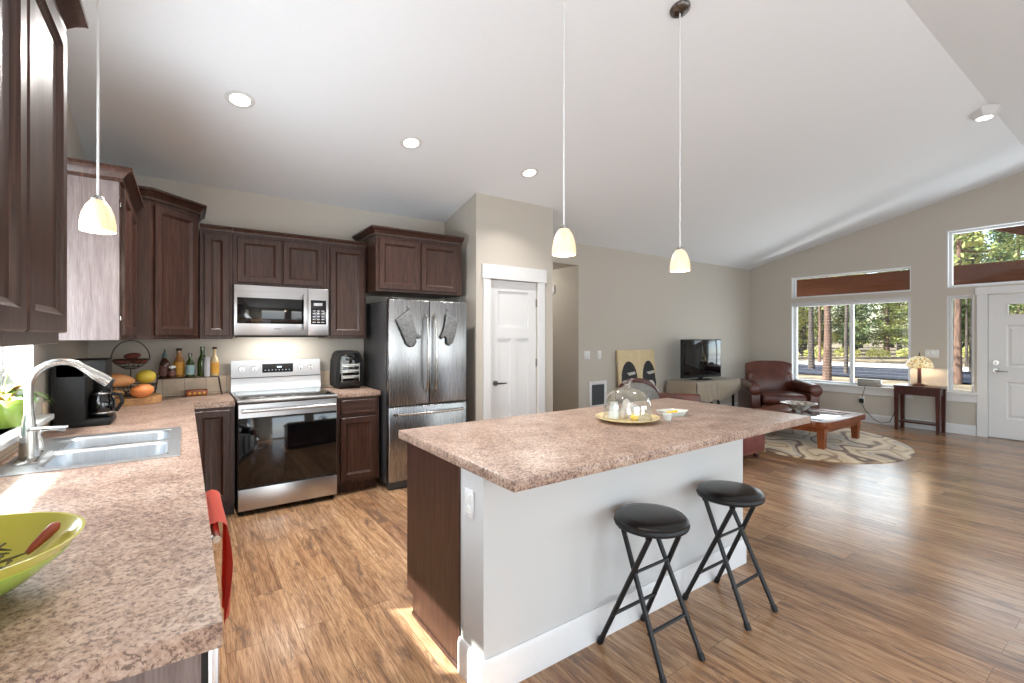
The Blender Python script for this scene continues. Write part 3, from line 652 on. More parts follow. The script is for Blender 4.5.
b = B(); b.tube([e + d_ * .105, e + d_ * .118], .020, 16); obj('spray_face', b, M['black'], t)
b = B(); b.cyl((.0, .0, .125), (.02, -.045, .125), .011); b.tube([(.0, -.03, .125), (.06, -.07, .128), (.12, -.085, .13)], [.009, .007, .005]); obj('lever', b, M['nickel'], t)
t = thing('soap_dispenser', 'small nickel soap pump on the sink deck behind the faucet', 'soap dispenser', (-.53, 2.91, .919))
b = B(); b.lathe([(0, 0), (.018, 0), (.017, .045), (.01, .06), (.007, .075), (0, .075)]); obj('base', b, M['nickel'], t)
b = B(); b.tube([(0, 0, .07), (.01, 0, .082), (.06, 0, .082), (.085, 0, .074)], .006); obj('spout', b, M['nickel'], t)

# ------------------------------------------------------------------ dishwasher + towel
t = thing('dishwasher', 'stainless dishwasher with bar handle under the sink counter', 'dishwasher', (fx, 1.645, 0), PI / 2)
b = B(); b.box(0.003, .03, .1, .592, .6, .866); b.box(.02, .08, 0, .575, .55, .1); obj('tub', b, M['black'], t)
b = B(); b.box(.005, -.02, .11, .59, .03, .862, .004); obj('door', b, M['steel'], t)
b = B(); b.tube([(.04, -.052, .80), (.555, -.052, .80)], .011, 12); b.tube([(.06, -.05, .80), (.06, -.015, .80)], .008); b.tube([(.535, -.05, .80), (.535, -.015, .80)], .008); obj('handle', b, M['nickel'], t)
def towel_fn(u, v):
    y = 1.75 + .38 * u; s = v * .62 - .20     # s<0 back side, then over the bar, then down the front
    rr = .030; hx = fx + .056; wav = .008 * math.sin(u * 9 + v * 5) + .006 * math.sin(u * 19 + 1)
    if s < -.03: x, z = hx - rr + .004, .80 + s + .03
    elif s < .05: a = (s + .03) / .08 * PI; x, z = hx - rr * math.cos(a), .802 + rr * math.sin(a)
    else:
        q = s - .05; x, z = hx + rr + wav * min(1, q * 6) + .012 * math.sin(min(1, q * 3) * PI), .80 - q * (1.02 - .3 * u)
        y += (.35 - u) * .75 * q
    return (x, y, z)
b = B(); b.grid(18, 44, towel_fn, .006); tag(obj('dish_towel', b, M['towel']), 'coral red towel hanging over the dishwasher handle', 'towel')

# ------------------------------------------------------------------ range
t = thing('range', 'stainless electric range with black glass oven door', 'stove', (.337, 4.225, 0)); W = .756
b = B(); b.box(.004, .03, .03, W - .004, .67, .895); obj('body', b, M['fridgeside'], t)
b = B(); b.box(0, -.02, .895, W, .60, .918, .004); obj('cooktop_frame', b, M['steelh'], t)
b = B(); b.box(.025, .03, .916, W - .025, .575, .9205, .001); obj('cooktop_glass', b, M['blackgloss'], t)
b = B(); b.panel(.004, W - .004, .225, .885, [(0, .03), (0, -.008), (.004, -.012), (.01, -.012)]); od = obj('oven_door', b, M['steelh'], t)
b = B(); b.box(.008, -.0145, .228, W - .008, -.0115, .775, .001); obj('door_glass', b, M['blackgloss'], od)
b = B(); b.tube([(.03, -.055, .832), (W - .03, -.055, .832)], .013, 14); 
for x in (.05, W - .05): b.box(x - .012, -.055, .822, x + .012, -.01, .842, .003)
obj('handle', b, M['steelh'], od)
b = B(); b.box(.004, -.012, .045, W - .004, .03, .215, .004); obj('drawer', b, M['steelh'], t)
b = B(); b.prism([(.60, .918), (.67, .918), (.67, 1.20), (.635, 1.20), (.622, 1.06), (.60, 1.0)], .0, W, 'x'); bp = obj('back_panel', b, M['steelh'], t)
b = B(); b.box(.0, .604, 1.043, W, .62, 1.048); obj('panel_seam', b, M['black'], bp)
tilt = lambda z: .622 + (z - 1.06) / .14 * .013
b = B(); b.box(.25, .620, 1.085, .51, .632, 1.165, .002); dp = obj('display', b, M['black'], bp)
for k, x in enumerate((.372, .386, .400)): b = B(); b.box(x, .6185, 1.128, x + .009, .6205, 1.142); obj('display_digit', b, M['digit'], dp)
for k in range(8): b = B(); b.box(.27 + k * .029, .619, 1.106, .278 + k * .029, .6205, 1.109); obj('touch_mark', b, M['digit'], dp)
for x in (.085, .185, .575, .665):
    b = B(); b.cyl((x, .63, 1.125), (x, .605, 1.125), .026, .022, 20); b.box(x - .005, .596, 1.105, x + .005, .607, 1.145, .002); obj('knob', b, M['nickel'], bp)
for x, y in ((.03, .05), (W - .03, .05), (.03, .62), (W - .03, .62)):
    b = B(); b.cyl((x, y, 0), (x, y, .035), .016); obj('foot', b, M['black'], t)

# ------------------------------------------------------------------ microwave
t = thing('microwave', 'stainless over the range microwave with black glass door', 'microwave', (.337, 4.52, 1.425)); W = .754
b = B(); b.box(0, .03, .0, W, .392, .432); obj('body', b, M['fridgeside'], t)
b = B(); b.box(0, -.004, .006, .575, .03, .43, .003); md = obj('door', b, M['steelh'], t)
b = B(); b.box(.022, -.007, .105, .545, -.003, .325, .001); obj('door_glass', b, M['blackgloss'], md)
b = B(); b.box(.535, -.034, .055, .562, -.022, .375, .005); b.box(.54, -.025, .08, .557, -.002, .10); b.box(.54, -.025, .33, .557, -.002, .35); obj('handle', b, M['steelh'], md)
b = B(); b.box(.578, -.004, .006, W, .03, .43, .003); cp = obj('control_panel', b, M['steelh'], t)
b = B(); b.box(.60, -.007, .105, W - .02, -.003, .325, .001); obj('keypad', b, M['blackgloss'], cp)
b = B()
for r in range(5):
    for c in range(3): b.box(.615 + c * .038, -.0085, .12 + r * .026, .64 + c * .038, -.0065, .128 + r * .026)
obj('keypad_lettering', b, M['labelw'], cp)
b = B(); b.box(.625, -.0085, .275, .70, -.0065, .30); obj('clock_window', b, M['labelw'], cp)
b = B(); b.box(.03, .03, -.012, W - .03, .30, 0); obj('grease_filter', b, M['black'], t)
b = B(); b.box(.30, -.0055, .058, .355, -.0035, .064); obj('badge', b, M['fridgeside'], md)
light('cooktop_fill', 'AREA', (.715, 4.70, 1.405), (0, .25, -1), 5, (1, .95, .88), shape='RECTANGLE', size=.5, size_y=.1)  # added fill lamp under the microwave, brightens the wall behind the range

# ------------------------------------------------------------------ fridge + mitts
t = thing('refrigerator', 'stainless french door refrigerator with dark sides', 'refrigerator', (1.525, 4.135, 0)); W = .815
b = B(); b.box(.004, .075, .05, W - .004, .74, 1.755, .004); obj('body', b, M['fridgeside'], t)
for x0, x1 in ((0, .4045), (.4105, W)):
    b = B(); b.box(x0, 0, .775, x1, .068, 1.765, .012, 3); fd = obj('door', b, M['steel'], t)
    hx = .365 if x0 == 0 else .45
    b = B(); b.tube([(hx, 0, 1.63), (hx, -.04, 1.60)] + [(hx, -.05 - .022 * math.sin(k / 10 * PI), 1.60 - k * .066) for k in range(11)] + [(hx, -.04, .92), (hx, 0, .89)], .0125, 12); obj('handle', b, M['nickel'], fd)
b = B(); b.box(0, 0, .075, W, .068, .765, .012, 3); fd = obj('freezer_drawer', b, M['steel'], t)
b = B(); b.tube([(.05, 0, .70), (.07, -.045, .70)] + [(.07 + k * .0675, -.05 - .02 * math.sin(k / 10 * PI), .70) for k in range(11)] + [(W - .07, -.045, .70), (W - .05, 0, .70)], .0125, 12); obj('handle', b, M['nickel'], fd)
b = B(); b.box(.01, .03, .0, W - .01, .09, .07, .01); obj('base_grille', b, M['fridgeside'], t)
b = B(); b.box(.02, .6, 0, W - .02, .7, .05); obj('rear_foot', b, M['fridgeside'], t)
for x in (.03, W - .09):
    b = B(); b.box(x, .01, 1.765, x + .06, .12, 1.785, .006); obj('hinge_cover', b, M['fridgeside'], t)
def mitt(pts, ox, oy, loc, label):
    P = [((x - ox) / 6.21 * .0098, (oy - y) / 6.21 * .0092) for x, y in pts]
    t = thing('oven_mitt', label, 'oven mitt', loc)
    b = B(); b.prism(P, -.030, -.004, 'y', bev=.008); obj('quilted_body', b, M['mitt'], t)
    loop = [(x, -.017, z) for x, z in P]; b = B(); b.tube([(x * 1.0 - (.0025), y + .006, z - .002) for x, y, z in loop], .005, 6, closed=True); obj('binding', b, M['binding'], t)
    b = B(); b.tube([(.0, -.012, -.015), (-.006, -.014, .012), (.006, -.014, .012), (.003, -.012, -.015)], .003, 6); obj('hanging_loop', b, M['mitt'], t)
    b = B(); b.cyl((0, .0, .008), (0, -.012, .008), .009); obj('hook', b, M['nickel'], t)
mitt([(222, 185), (305, 118), (318, 150), (335, 215), (352, 262), (378, 282), (380, 294), (362, 298), (345, 292), (350, 325), (335, 347), (310, 352), (288, 335), (262, 275), (240, 220)], 303, 105, (1.714, 4.132, 1.69), 'grey oven mitt hanging on the left fridge door')
mitt([(545, 140), (632, 182), (620, 215), (605, 280), (590, 330), (565, 350), (548, 338), (545, 300), (530, 292), (512, 305), (503, 292), (515, 270), (530, 230), (540, 180)], 555, 115, (2.118, 4.132, 1.68), 'grey oven mitt hanging on the right fridge door')

# ------------------------------------------------------------------ island
t = thing('kitchen_island', 'kitchen island with dark end panel and pale grey back wall', 'kitchen island', (0, 0, 0))
b = B(); b.box(.968, 1.755, .1, 2.87, 2.30, .869); b.box(.968, 1.755, 0, 2.87, 2.25, .1); obj('cabinet_body', b, M['cab'], t)
b = B(); b.box(.955, 1.752, 0, .968, 2.245, .1); b.box(.955, 1.752, .1, .968, 2.318, .869); obj('end_panel', b, M['cab'], t)
b = B(); b.box(.948, 1.757, 0, .955, 2.245, .018, .002); obj('shoe_strip', b, M['cab'], t)
b = B(); b.box(.962, 1.566, 0, 2.87, 1.752, .869); obj('knee_wall', b, M['knee'], t)
b = B(); b.mould([(.962, 1.752), (.962, 1.566), (2.87, 1.566), (2.87, 1.752)], [(0, 0), (.015, 0), (.015, .125), (.010, .14), (.006, .146), (0, .146)]); obj('baseboard', b, M['white'], t, angle=25)
for k in range(3):
    x = .985 + k * .628; b = B(); b.panel(x, x + .605, .12, .68, DOOR, Matrix.Translation((0, 2.30, 0)) @ Matrix.Translation((2 * x + .605, 0, 0)) @ Matrix.Rotation(PI, 4, 'Z')); obj('door', b, M['cab'], t, angle=20)
b = B(); b.box(.945, 1.335, .8695, 3.265, 2.42, .914, .006); obj('worktop', b, M['counter'], t)
t = thing('power_outlet', 'white outlet plate on the pale end of the island', 'outlet', (.962, 1.672, .735), -PI / 2)
b = B(); b.box(-.035, -.006, -.058, .035, 0, .058, .003); obj('plate', b, M['white'], t)
b = B()
for z in (-.022, .022): b.box(-.017, -.008, z - .016, .017, -.004, z + .016, .004)
obj('socket', b, M['ceramic'], t)

def bar_stool(label, x, y):
    t = thing('folding_stool', label, 'stool', (x, y, 0), 0, 'folding stools at the island')
    R_ = .163
    b = B(); b.lathe([(0, .568), (.150, .568), (R_, .575), (R_ + .003, .585), (R_ - .002, .596), (0, .596)], seg=40); obj('seat_rim', b, M['blackmetal'], t)
    b = B(); b.lathe([(R_ - .004, .593), (R_ - .002, .603), (R_ - .012, .613), (R_ - .05, .620), (0, .623)], seg=40); obj('seat', b, M['vinyl'], t)
    for nm, sx, sg in (('outer', .152, 1), ('inner', .132, -1)):
        for sd in (-1, 1):
            p0 = Vector((sd * sx, sg * .166, .012)); p1 = Vector((sd * (sx - .035), -sg * .085, .565))
            b = B(); b.tube([p0, p0.lerp(p1, .5), p1], .0115, 10); lg = obj('leg', b, M['blackmetal'], t)
            b = B(); dd = (p1 - p0).normalized(); b.tube([p0 - dd * .012, p0 + dd * .018], .0145, 10); obj('foot_cap', b, M['black'], lg)
        q = .29; xx = sx - .035 * q; yy = sg * (.166 - .251 * q); z = .012 + .54 * q
        b = B(); b.tube([(-xx - .012, yy, z), (xx + .012, yy, z)], .008, 8); obj('footrest', b, M['blackmetal'], t)
    q = .70; b = B(); b.tube([(-.108, .166 - .251 * q, .012 + .54 * q), (.108, .166 - .251 * q, .012 + .54 * q)], .007, 8); obj('cross_bar', b, M['blackmetal'], t)
    for yy in (-.075, .075): b = B(); b.tube([(-.125, yy, .561), (.125, yy, .561)], .007, 8); obj('hinge_bar', b, M['blackmetal'], t)
    return t
bar_stool('black folding stool nearer the island outlet end', 1.727, 1.366)
bar_stool('black folding stool under the overhanging far end of the island', 2.364, 1.36)

# ------------------------------------------------------------------ things on the island
t = thing('cake_stand', 'cream cake plate under a clear glass dome on the island', 'cake stand', (2.178, 1.898, .914))
b = B(); b.lathe([(0, .0), (.10, .0), (.115, .004), (.165, .014), (.187, .023), (.188, .027), (.165, .020), (.12, .012), (0, .011)], seg=48); pl = obj('plate', b, M['cream'], t)
b = B(); 
for a in (1, 4, 6, 9, 12, 14): b.blob((.172 * math.cos(a * PI / 8), .172 * math.sin(a * PI / 8), .0235), (.009, .006, .0018), 1, Matrix.Rotation(a * PI / 8, 4, 'Z'))
obj('painted_leaves', b, M['herb'], pl)
b = B(); b.lathe([(.140, .016), (.141, .075), (.137, .11), (.122, .147), (.092, .178), (.05, .196), (.018, .201), (.016, .206), (0, .206)], seg=48); dm = obj('glass_dome', b, M['dome'], t)
b = B(); b.lathe([(0, .203), (.014, .204), (.012, .212), (.028, .224), (.030, .232), (.02, .240), (0, .242)], seg=24); obj('dome_knob', b, M['dome'], dm)
b = B(); b.lathe([(.1385, .016), (.1425, .016), (.1425, .022), (.1385, .022), (.1385, .016)], seg=48); obj('dome_lip', b, M['clear'], dm)
b = B()
for k, (x, y, z, r) in enumerate(((.02, -.02, .06, .045), (.055, -.01, .05, .035), (.03, .03, .075, .04), (-.01, .01, .04, .035))): b.blob((x, y, z), (r, r * .8, r), 2)
random.seed(3)
for v in b.bm.verts: v.co *= 1 + random.uniform(-.08, .08)
tag(obj('wrapped_pastry', b, M['paper'], None), 'crumpled plastic wrapped pastry under the glass dome', 'pastry').location = (2.178, 1.898, .918)
b = B(); b.blob((0, 0, .02), (.03, .022, .02), 2); tag(obj('lemon_cake', b, M['yellow']), 'bright yellow cake piece under the glass dome', 'cake').location = (2.165, 1.83, .925)
b = B(); b.lathe([(0, 0), (.03, 0), (.034, .005), (.03, .05), (.022, .085), (.026, .10), (0, .10)], seg=20); tag(obj('salt_shaker', b, M['ceramic']), 'small pale figurine jar under the glass dome', 'jar').location = (2.118, 1.95, .926)
t = thing('condiment_cup', 'tiny white paper cup beside the cake plate', 'cup', (2.395, 1.775, .914))
b = B(); b.lathe([(0, 0), (.022, 0), (.031, .036), (.033, .037), (.029, .036), (.021, .004), (0, .004)], seg=28); obj('cup_wall', b, M['ceramic'], t)
t = thing('serving_dish', 'shallow white dish holding yellow slices on the island', 'dish', (2.56, 1.86, .914), RAD(-20))
b = B(); b.prism([(-.05, -.04), (.05, -.04), (.09, .0), (.05, .06), (-.06, .06)], 0, .005, 'z'); b.mould([(-.06, .06), (-.05, -.04), (.05, -.04), (.10, .01), (.05, .07), (-.06, .06)], [(0, 0), (.018, .028), (.021, .028), (.004, 0)]); obj('dish_body', b, M['ceramic'], t)
for k in range(4):
    b = B(); b.box(-.02, -.015, 0, .02, .015, .012, .004); o = tag(obj('lemon_slice', b, M['yellow']), None, 'food', 'yellow slices in the white dish'); o['label'] = 'yellow slice in the white dish beside the cake plate'
    o.location = (2.525 + k * .027, 1.845 + (k % 2) * .03, .921 + (k % 2) * .006); o.rotation_euler = (.1 * k, .1, k * .8)

# ------------------------------------------------------------------ near counter: bowl with herbs
bc = (-.372, 1.319, .914)
t = thing('serving_bowl', 'large lime green glazed bowl at the near end of the sink counter', 'bowl', bc)
b = B(); b.lathe([(0, 0), (.062, 0), (.075, .004), (.125, .032), (.168, .068), (.196, .101), (.2, .106), (.194, .106), (.163, .073), (.12, .039), (.07, .012), (0, .010)], seg=64); obj('bowl_body', b, M['bowl'], t)
b = B(); b.lathe([(.063, -.0), (.076, .003), (.126, .031), (.169, .067), (.180, .080), (.178, .0815), (.124, .033), (.075, .006)], seg=64); obj('green_outside', b, M['bowlg'], t)
b = B(); random.seed(5)
for k in range(90):
    a = random.uniform(0, 2 * PI); r = random.uniform(0, .11); p = Vector((r * math.cos(a) - .02, r * math.sin(a), .050 + random.uniform(0, .028))); d = Vector((random.uniform(-1, 1), random.uniform(-1, 1), random.uniform(-.15, .25))).normalized()
    b.tube([p - d * .035, p, p + d * .035 + Vector((0, 0, random.uniform(-.006, .006)))], [.002, .0035, .0012], 4)
o = tag(obj('dried_herbs', b, M['herb']), 'loose dried herb sprigs lying in the lime green bowl', 'herbs', kind='stuff'); o.location = bc
b = B(); b.tube([(0, 0, 0), (.012, .012, .012), (.034, .03, .034), (.048, .042, .048), (.054, .047, .054)], [.006, .010, .013, .013, .006], 12)
o = tag(obj('wooden_spoon', b, M['terracotta']), 'reddish wooden spoon resting inside the lime green bowl', 'spoon'); o.location = (bc[0] + .105, bc[1] + .045, bc[2] + .058); o.scale = (.78, .78, .78)

# ------------------------------------------------------------------ sill plants
def leaf(b, p, d, ln, wd, droop=.3):
    p = Vector(p); d = Vector(d).normalized(); sd = d.cross(Vector((0, 0, 1))).normalized()
    n = 6; L = []; R = []
    for k in range(n + 1):
        f = k / n; c = p + d * ln * f + Vector((0, 0, -droop * ln * f * f)); w_ = wd * math.sin(PI * (.08 + .92 * f)) if f < 1 else 0.0008
        L.append(b.bm.verts.new(c + sd * w_ + Vector((0, 0, w_ * .3)))); R.append(b.bm.verts.new(c - sd * w_ + Vector((0, 0, w_ * .3))))
    for k in range(n): b.bm.faces.new((L[k], L[k + 1], R[k + 1], R[k]))
def pot(name, label, cat, loc, r0, r1, h, m):
    t = thing(name, label, cat, loc)
    b = B(); b.lathe([(0, 0), (r0, 0), (r0 + .003, .004), (r1, h - .018), (r1 + .007, h - .016), (r1 + .008, h), (r1 - .004, h), (r1 - .012, h - .03), (0, h - .03)], seg=32); obj('pot', b, m, t)
    b = B(); b.lathe([(0, h - .022), (r1 - .008, h - .022), (r1 - .008, h - .03), (0, h - .03)], seg=24); obj('soil', b, M['soil'], t)
    return t
random.seed(11); SZ = 1.012
t = pot('potted_orchid', 'lime green pot with amber leaves and white blooms on the sink sill', 'plant', (-.668, 3.03, SZ), .055, .08, .125, M['bowlg'])
b = B()
for k in range(13):
    a = random.uniform(0, 2 * PI); leaf(b, (0, 0, .11), (math.cos(a), math.sin(a) * 1.2, 1.2 + random.random()), random.uniform(.12, .20), .026, .5)
obj('amber_leaves', b, M['leafo'], t, angle=80)
b = B()
for k in range(6):
    a = random.uniform(0, 2 * PI); leaf(b, (0, 0, .11), (math.cos(a), math.sin(a), 1.0 + random.random()), random.uniform(.14, .24), .03, .5)
obj('green_leaves', b, M['leafg'], t, angle=80)
b = B(); b.tube([(0, 0, .1), (.01, -.02, .2), (.03, -.05, .27), (.06, -.09, .30)], .003, 6); obj('stem', b, M['leafg'], t)
b = B()
for c in ((.03, -.05, .27), (.06, -.09, .30), (.04, -.02, .24)):
    for k in range(5): leaf(b, c, (math.cos(k * 1.257), math.sin(k * 1.257), .5), .045, .018, .6)
obj('blooms', b, M['petalw'], t, angle=80)
t = pot('potted_succulent', 'teal pot with dark spiky leaves on the sink sill', 'plant', (-.672, 2.62, SZ), .05, .07, .10, M['teal'])
b = B()
for k in range(26):
    a = k * 2.4; s_ = .3 + k * .03; leaf(b, (0, 0, .085), (math.cos(a) * .8, math.sin(a) * .8, 1.4 - s_ * .6 + .4), random.uniform(.09, .15), .009, .25)
obj('spiky_leaves', b, M['leafd'], t, angle=80)
t = pot('potted_grass', 'white pot with thin trailing leaves at the far end of the sink sill', 'plant', (-.66, 3.27, SZ), .04, .06, .105, M['ceramic'])
b = B()
for k in range(16):
    a = random.uniform(0, 2 * PI); leaf(b, (0, 0, .09), (math.cos(a), math.sin(a), 1.2 + random.random()), random.uniform(.14, .22), .007, .9)
obj('trailing_leaves', b, M['leafg'], t, angle=80)

# ------------------------------------------------------------------ coffee maker
t = thing('coffee_maker', 'black drip coffee maker beside the sink sill', 'coffee maker', (-.585, 3.50, .914))
b = B(); b.box(0, 0, 0, .24, .27, .035, .008); b.box(0, 0, .03, .13, .27, .36, .006); b.box(0, 0, .27, .22, .27, .375, .012); obj('body', b, M['black'], t)
b = B(); b.box(-.028, .08, .02, -.002, .25, .33, .006); obj('water_tank', b, M['fridgeside'], t)
b = B(); b.lathe([(0, .036), (.058, .036), (.066, .05), (.064, .13), (.05, .17), (.044, .185), (.05, .19), (0, .19)], c=(.185, .135, 0), seg=24); cf = obj('carafe', b, M['blackgloss'], t)
b = B(); b.tube([(.235, .10, .17), (.275, .075, .165), (.285, .07, .12), (.255, .09, .07)], .010, 8); obj('carafe_handle', b, M['black'], cf)
b = B(); b.lathe([(.0665, .058), (.068, .06), (.068, .066), (.0665, .068)], c=(.185, .135, 0), seg=24); b.lathe([(.0515, .17), (.053, .172), (.053, .178), (.048, .18)], c=(.185, .135, 0), seg=24); obj('chrome_band', b, M['nickel'], cf)
t = thing('coffee_grinder', 'black cylindrical grinder standing behind the coffee maker', 'grinder', (-.435, 3.93, .914))
b = B(); b.lathe([(0, 0), (.06, 0), (.062, .006), (.056, .15), (.058, .21), (0, .21)], seg=24); obj('body', b, M['black'], t)
b = B(); b.lathe([(.05, .21), (.052, .30), (.045, .335), (0, .34)], seg=24); obj('lid', b, M['vinyl'], t)
# ------------------------------------------------------------------ fruit basket on a board
bx, by = -.335, 4.56
b = B(); b.lathe([(0, 0), (.185, 0), (.19, .006), (.19, .05), (.184, .056), (0, .056)], c=(0, 0, 0), seg=48)
o = tag(obj('cutting_board', b, M['board']), 'thick round wooden board under the fruit basket in the counter corner', 'cutting board'); o.location = (bx, by, .914)
bz = .970
t = thing('fruit_basket', 'two tier dark wire fruit basket with arched handle in the corner', 'basket', (bx, by, bz))
def wire_bowl(z, r, h, n=14):
    b = B(); ring = lambda rr, zz: [(rr * math.cos(k * PI / 16), rr * math.sin(k * PI / 16), zz) for k in range(32)]
    b.tube(ring(r, z + h), .004, 6, True); b.tube(ring(r * .55, z + h * .25), .0025, 5, True); b.tube(ring(r * .28, z), .003, 5, True); b.tube(ring(r * .82, z + h * .58), .0025, 5, True)
    for k in range(n):
        a = 2 * PI * k / n; b.tube([(r * q * math.cos(a), r * q * math.sin(a), z + h * zz) for q, zz in ((.28, 0), (.55, .25), (.82, .58), (1, 1))], .0022, 5)
    return b
obj('lower_bowl', wire_bowl(.006, .150, .075), M['wire'], t)
obj('upper_bowl', wire_bowl(.205, .115, .07), M['wire'], t)
b = B(); b.tube([(.115 * math.cos(a), 0, .275 + .145 * math.sin(a)) for a in [k * PI / 16 for k in range(17)]], .004, 6); obj('arched_handle', b, M['wire'], t)
b = B(); b.tube([(0, .0, .006), (0, 0, .205)], .004, 6); b.lathe([(0, 0), (.06, 0), (.06, .006), (0, .006)], seg=20); obj('centre_post', b, M['wire'], t)
def fruit(name, label, cat, r, loc, rot, m, fn=None, stem=None, group=None):
    t = thing(name, label, cat, loc, 0, group); t.rotation_euler = rot
    b = B(); b.blob((0, 0, 0), r, 3)
    if fn:
        for v in b.bm.verts: v.co = fn(v.co)
    obj('flesh', b, m, t)
    if stem: b = B(); b.tube([(stem, 0, 0), (stem + .018, 0, .003)], [.006, .004], 6); obj('stem', b, M['soil'], t)
def neck(co):
    f = max(-1, min(1, co.x / .098)); k = 1 - .28 * max(0, f) if f > -.1 else 1; return Vector((co.x, co.y * k, co.z * k))
fruit('butternut_squash', 'long tan butternut squash in the lower basket', 'squash', (.098, .052, .052), (bx - .062, by - .105, bz + .128), (0, .12, .15), M['squash'], neck, .096)
fruit('yellow_gourd', 'round yellow gourd in the lower basket on the right', 'gourd', (.064, .056, .052), (bx + .092, by - .02, bz + .142), (0, -.1, .3), M['gourd'], None, .065)
def ribs(co):
    a = math.atan2(co.y, co.z); k = 1 + .045 * math.cos(a * 9); return Vector((co.x, co.y * k, co.z * k))
fruit('orange_squash', 'ribbed orange squash in front of the yellow gourd', 'squash', (.072, .054, .048), (bx + .078, by - .163, bz + .049), (0, -.1, .2), M['pumpkin'], ribs, .073)
fruit('small_gourd', 'small brown striped gourd low in the wire basket', 'gourd', (.05, .035, .03), (bx - .075, by - .125, bz + .033), (0, 0, .2), M['board'], None, .048)
for k, (x, y, z, rz, sc) in enumerate(((-.055, -.02, .262, .3, .9), (.055, -.03, .262, -.4, .9), (.005, .04, .268, .1, .9), (.01, -.01, .303, -.25, 1))):
    fruit('sweet_potato', ('dark sweet potato at the left of the upper basket', 'reddish sweet potato at the right front of the upper basket', 'sweet potato at the back of the upper basket', 'long sweet potato lying on top of the upper basket')[k], 'sweet potato', (.056 * sc, .025 * sc, .023 * sc), (bx + x, by + y, bz + z), (0, -.12 if k == 3 else 0, rz), M['yam'], None, None, 'sweet potatoes in the upper basket')

# ------------------------------------------------------------------ wire shelf with bottles
t = thing('spice_shelf', 'low dark wire shelf holding bottles against the backsplash', 'shelf', (.03, 4.80, .914))
b = B(); b.box(-.215, -.075, .158, .215, .075, .163, .001)
for k in range(9): b.tube([(-.21, -.07 + k * .0175, .165), (.21, -.07 + k * .0175, .165)], .002, 5)
obj('rack_top', b, M['wire'], t)
for sx in (-1, 1):
    b = B(); b.tube([(sx * .235, -.07, .004), (sx * .212, -.072, .16), (sx * .212, .072, .16), (sx * .235, .07, .004)], .004, 6); obj('leg', b, M['wire'], t)
def bottle(name, label, x, y, prof, m, capm, cap, lab=None, group='bottles on the wire shelf'):
    t = thing(name, label, 'bottle' if 'bottle' in name else 'jar', (x, y, 1.081), 0, group)
    b = B(); b.lathe(prof, seg=24); obj('body', b, m, t)
    b = B(); b.lathe(cap, seg=16); obj('cap', b, capm, t)
    if lab: 
        r, z0, z1, lm = lab; b = B(); b.lathe([(r, z0), (r + .001, z0), (r + .001, z1), (r, z1)], seg=24); obj('paper_label', b, lm, t)
sh = lambda r, h, n, top: [(0, 0), (r * .92, 0), (r, .006), (r, h * .55), (r * .9, h * .66), (n * 1.3, h * .8), (n, h * .85), (n, top), (0, top)]
y0 = 4.78
bottle('sauce_bottle', 'dark sauce bottle with pointed cap leftmost on the wire shelf', -.135, y0, sh(.036, .19, .014, .17), M['darkbottle'], M['leafd'], [(.016, .165), (.016, .19), (.008, .2), (.004, .235), (0, .235)], (.0365, .02, .10, M['labeld']))
bottle('sauce_bottle', 'amber sauce bottle with yellow label on the wire shelf', -.038, y0 + .02, sh(.038, .21, .018, .22), M['amberbottle'], M['soil'], [(.02, .22), (.02, .24), (0, .24)], (.0385, .02, .125, M['labely']))
bottle('spice_jar', 'short brown spice jar with pale lid on the wire shelf', -.085, y0 - .045, [(0, 0), (.024, 0), (.026, .005), (.026, .075), (.022, .08), (0, .08)], M['darkbottle'], M['ceramic'], [(.026, .08), (.026, .098), (0, .1)], (.0265, .02, .06, M['labeld']))
bottle('oil_bottle', 'small dark green bottle with blue label on the wire shelf', .038, y0 - .02, sh(.031, .18, .013, .18), M['greenbottle'], M['darkbottle'], [(.015, .18), (.015, .2), (0, .2)], (.0315, .02, .10, M['labelb']))
bottle('oil_bottle', 'tall olive green oil bottle with silver label on the wire shelf', .125, y0 + .015, sh(.037, .22, .016, .235), M['greenbottle'], M['greenbottle'], [(.018, .235), (.018, .252), (0, .252)])
bottle('oil_bottle', 'pale oil bottle with yellow label rightmost on the wire shelf', .212, y0 - .005, sh(.033, .21, .013, .23), M['palebottle'], M['soil'], [(.017, .23), (.017, .248), (0, .248)], (.0335, .02, .115, M['labely']))
bottle('spice_tube', 'slim silver striped tube in front of the olive bottle', .155, y0 - .05, [(0, 0), (.022, 0), (.023, .004), (.023, .155), (0, .155)], M['labelw'], M['labelw'], [(.0235, .15), (.0235, .165), (0, .166)])
t = thing('snack_tin', 'small red patterned tin under the wire shelf', 'tin', (.085, 4.80, .914))
b = B(); b.box(-.078, -.028, 0, .078, .028, .055, .012, 3); obj('tin_body', b, M['redtray'], t)
b = B()
for k in range(4): b.blob((-.05 + k * .034, -.0265, .024), (.012, .004, .012), 2)
obj('printed_dots', b, M['labely'], t)

# ------------------------------------------------------------------ air fryer
t = thing('air_fryer', 'black countertop air fryer oven with glass door beside the fridge', 'air fryer', (1.315, 4.60, .914))
oc = [(-.128, .015), (-.132, .10), (-.124, .27), (-.105, .335), (-.075, .365), (.075, .365), (.105, .335), (.124, .27), (.132, .10), (.128, .015)]
b = B(); b.prism(oc, 0, .27, 'y', bev=.015); obj('body', b, M['black'], t)
b = B(); b.prism([(x * .8, .03 + z * .86) for x, z in oc], -.008, .002, 'y', bev=.004); obj('glass_door', b, M['blackgloss'], t)
b = B()
for z in (.10, .155, .21): b.box(-.078, -.011, z, .078, -.0085, z + .012, .001); b.box(-.078, -.0105, z + .014, .078, -.009, z + .03)
b.box(-.085, -.011, .07, -.079, -.008, .25); b.box(.079, -.011, .07, .085, -.008, .25); obj('wire_racks', b, M['nickel'], t)
b = B(); b.box(-.045, -.016, .275, .045, -.008, .30, .003); obj('control_strip', b, M['blackgloss'], t)
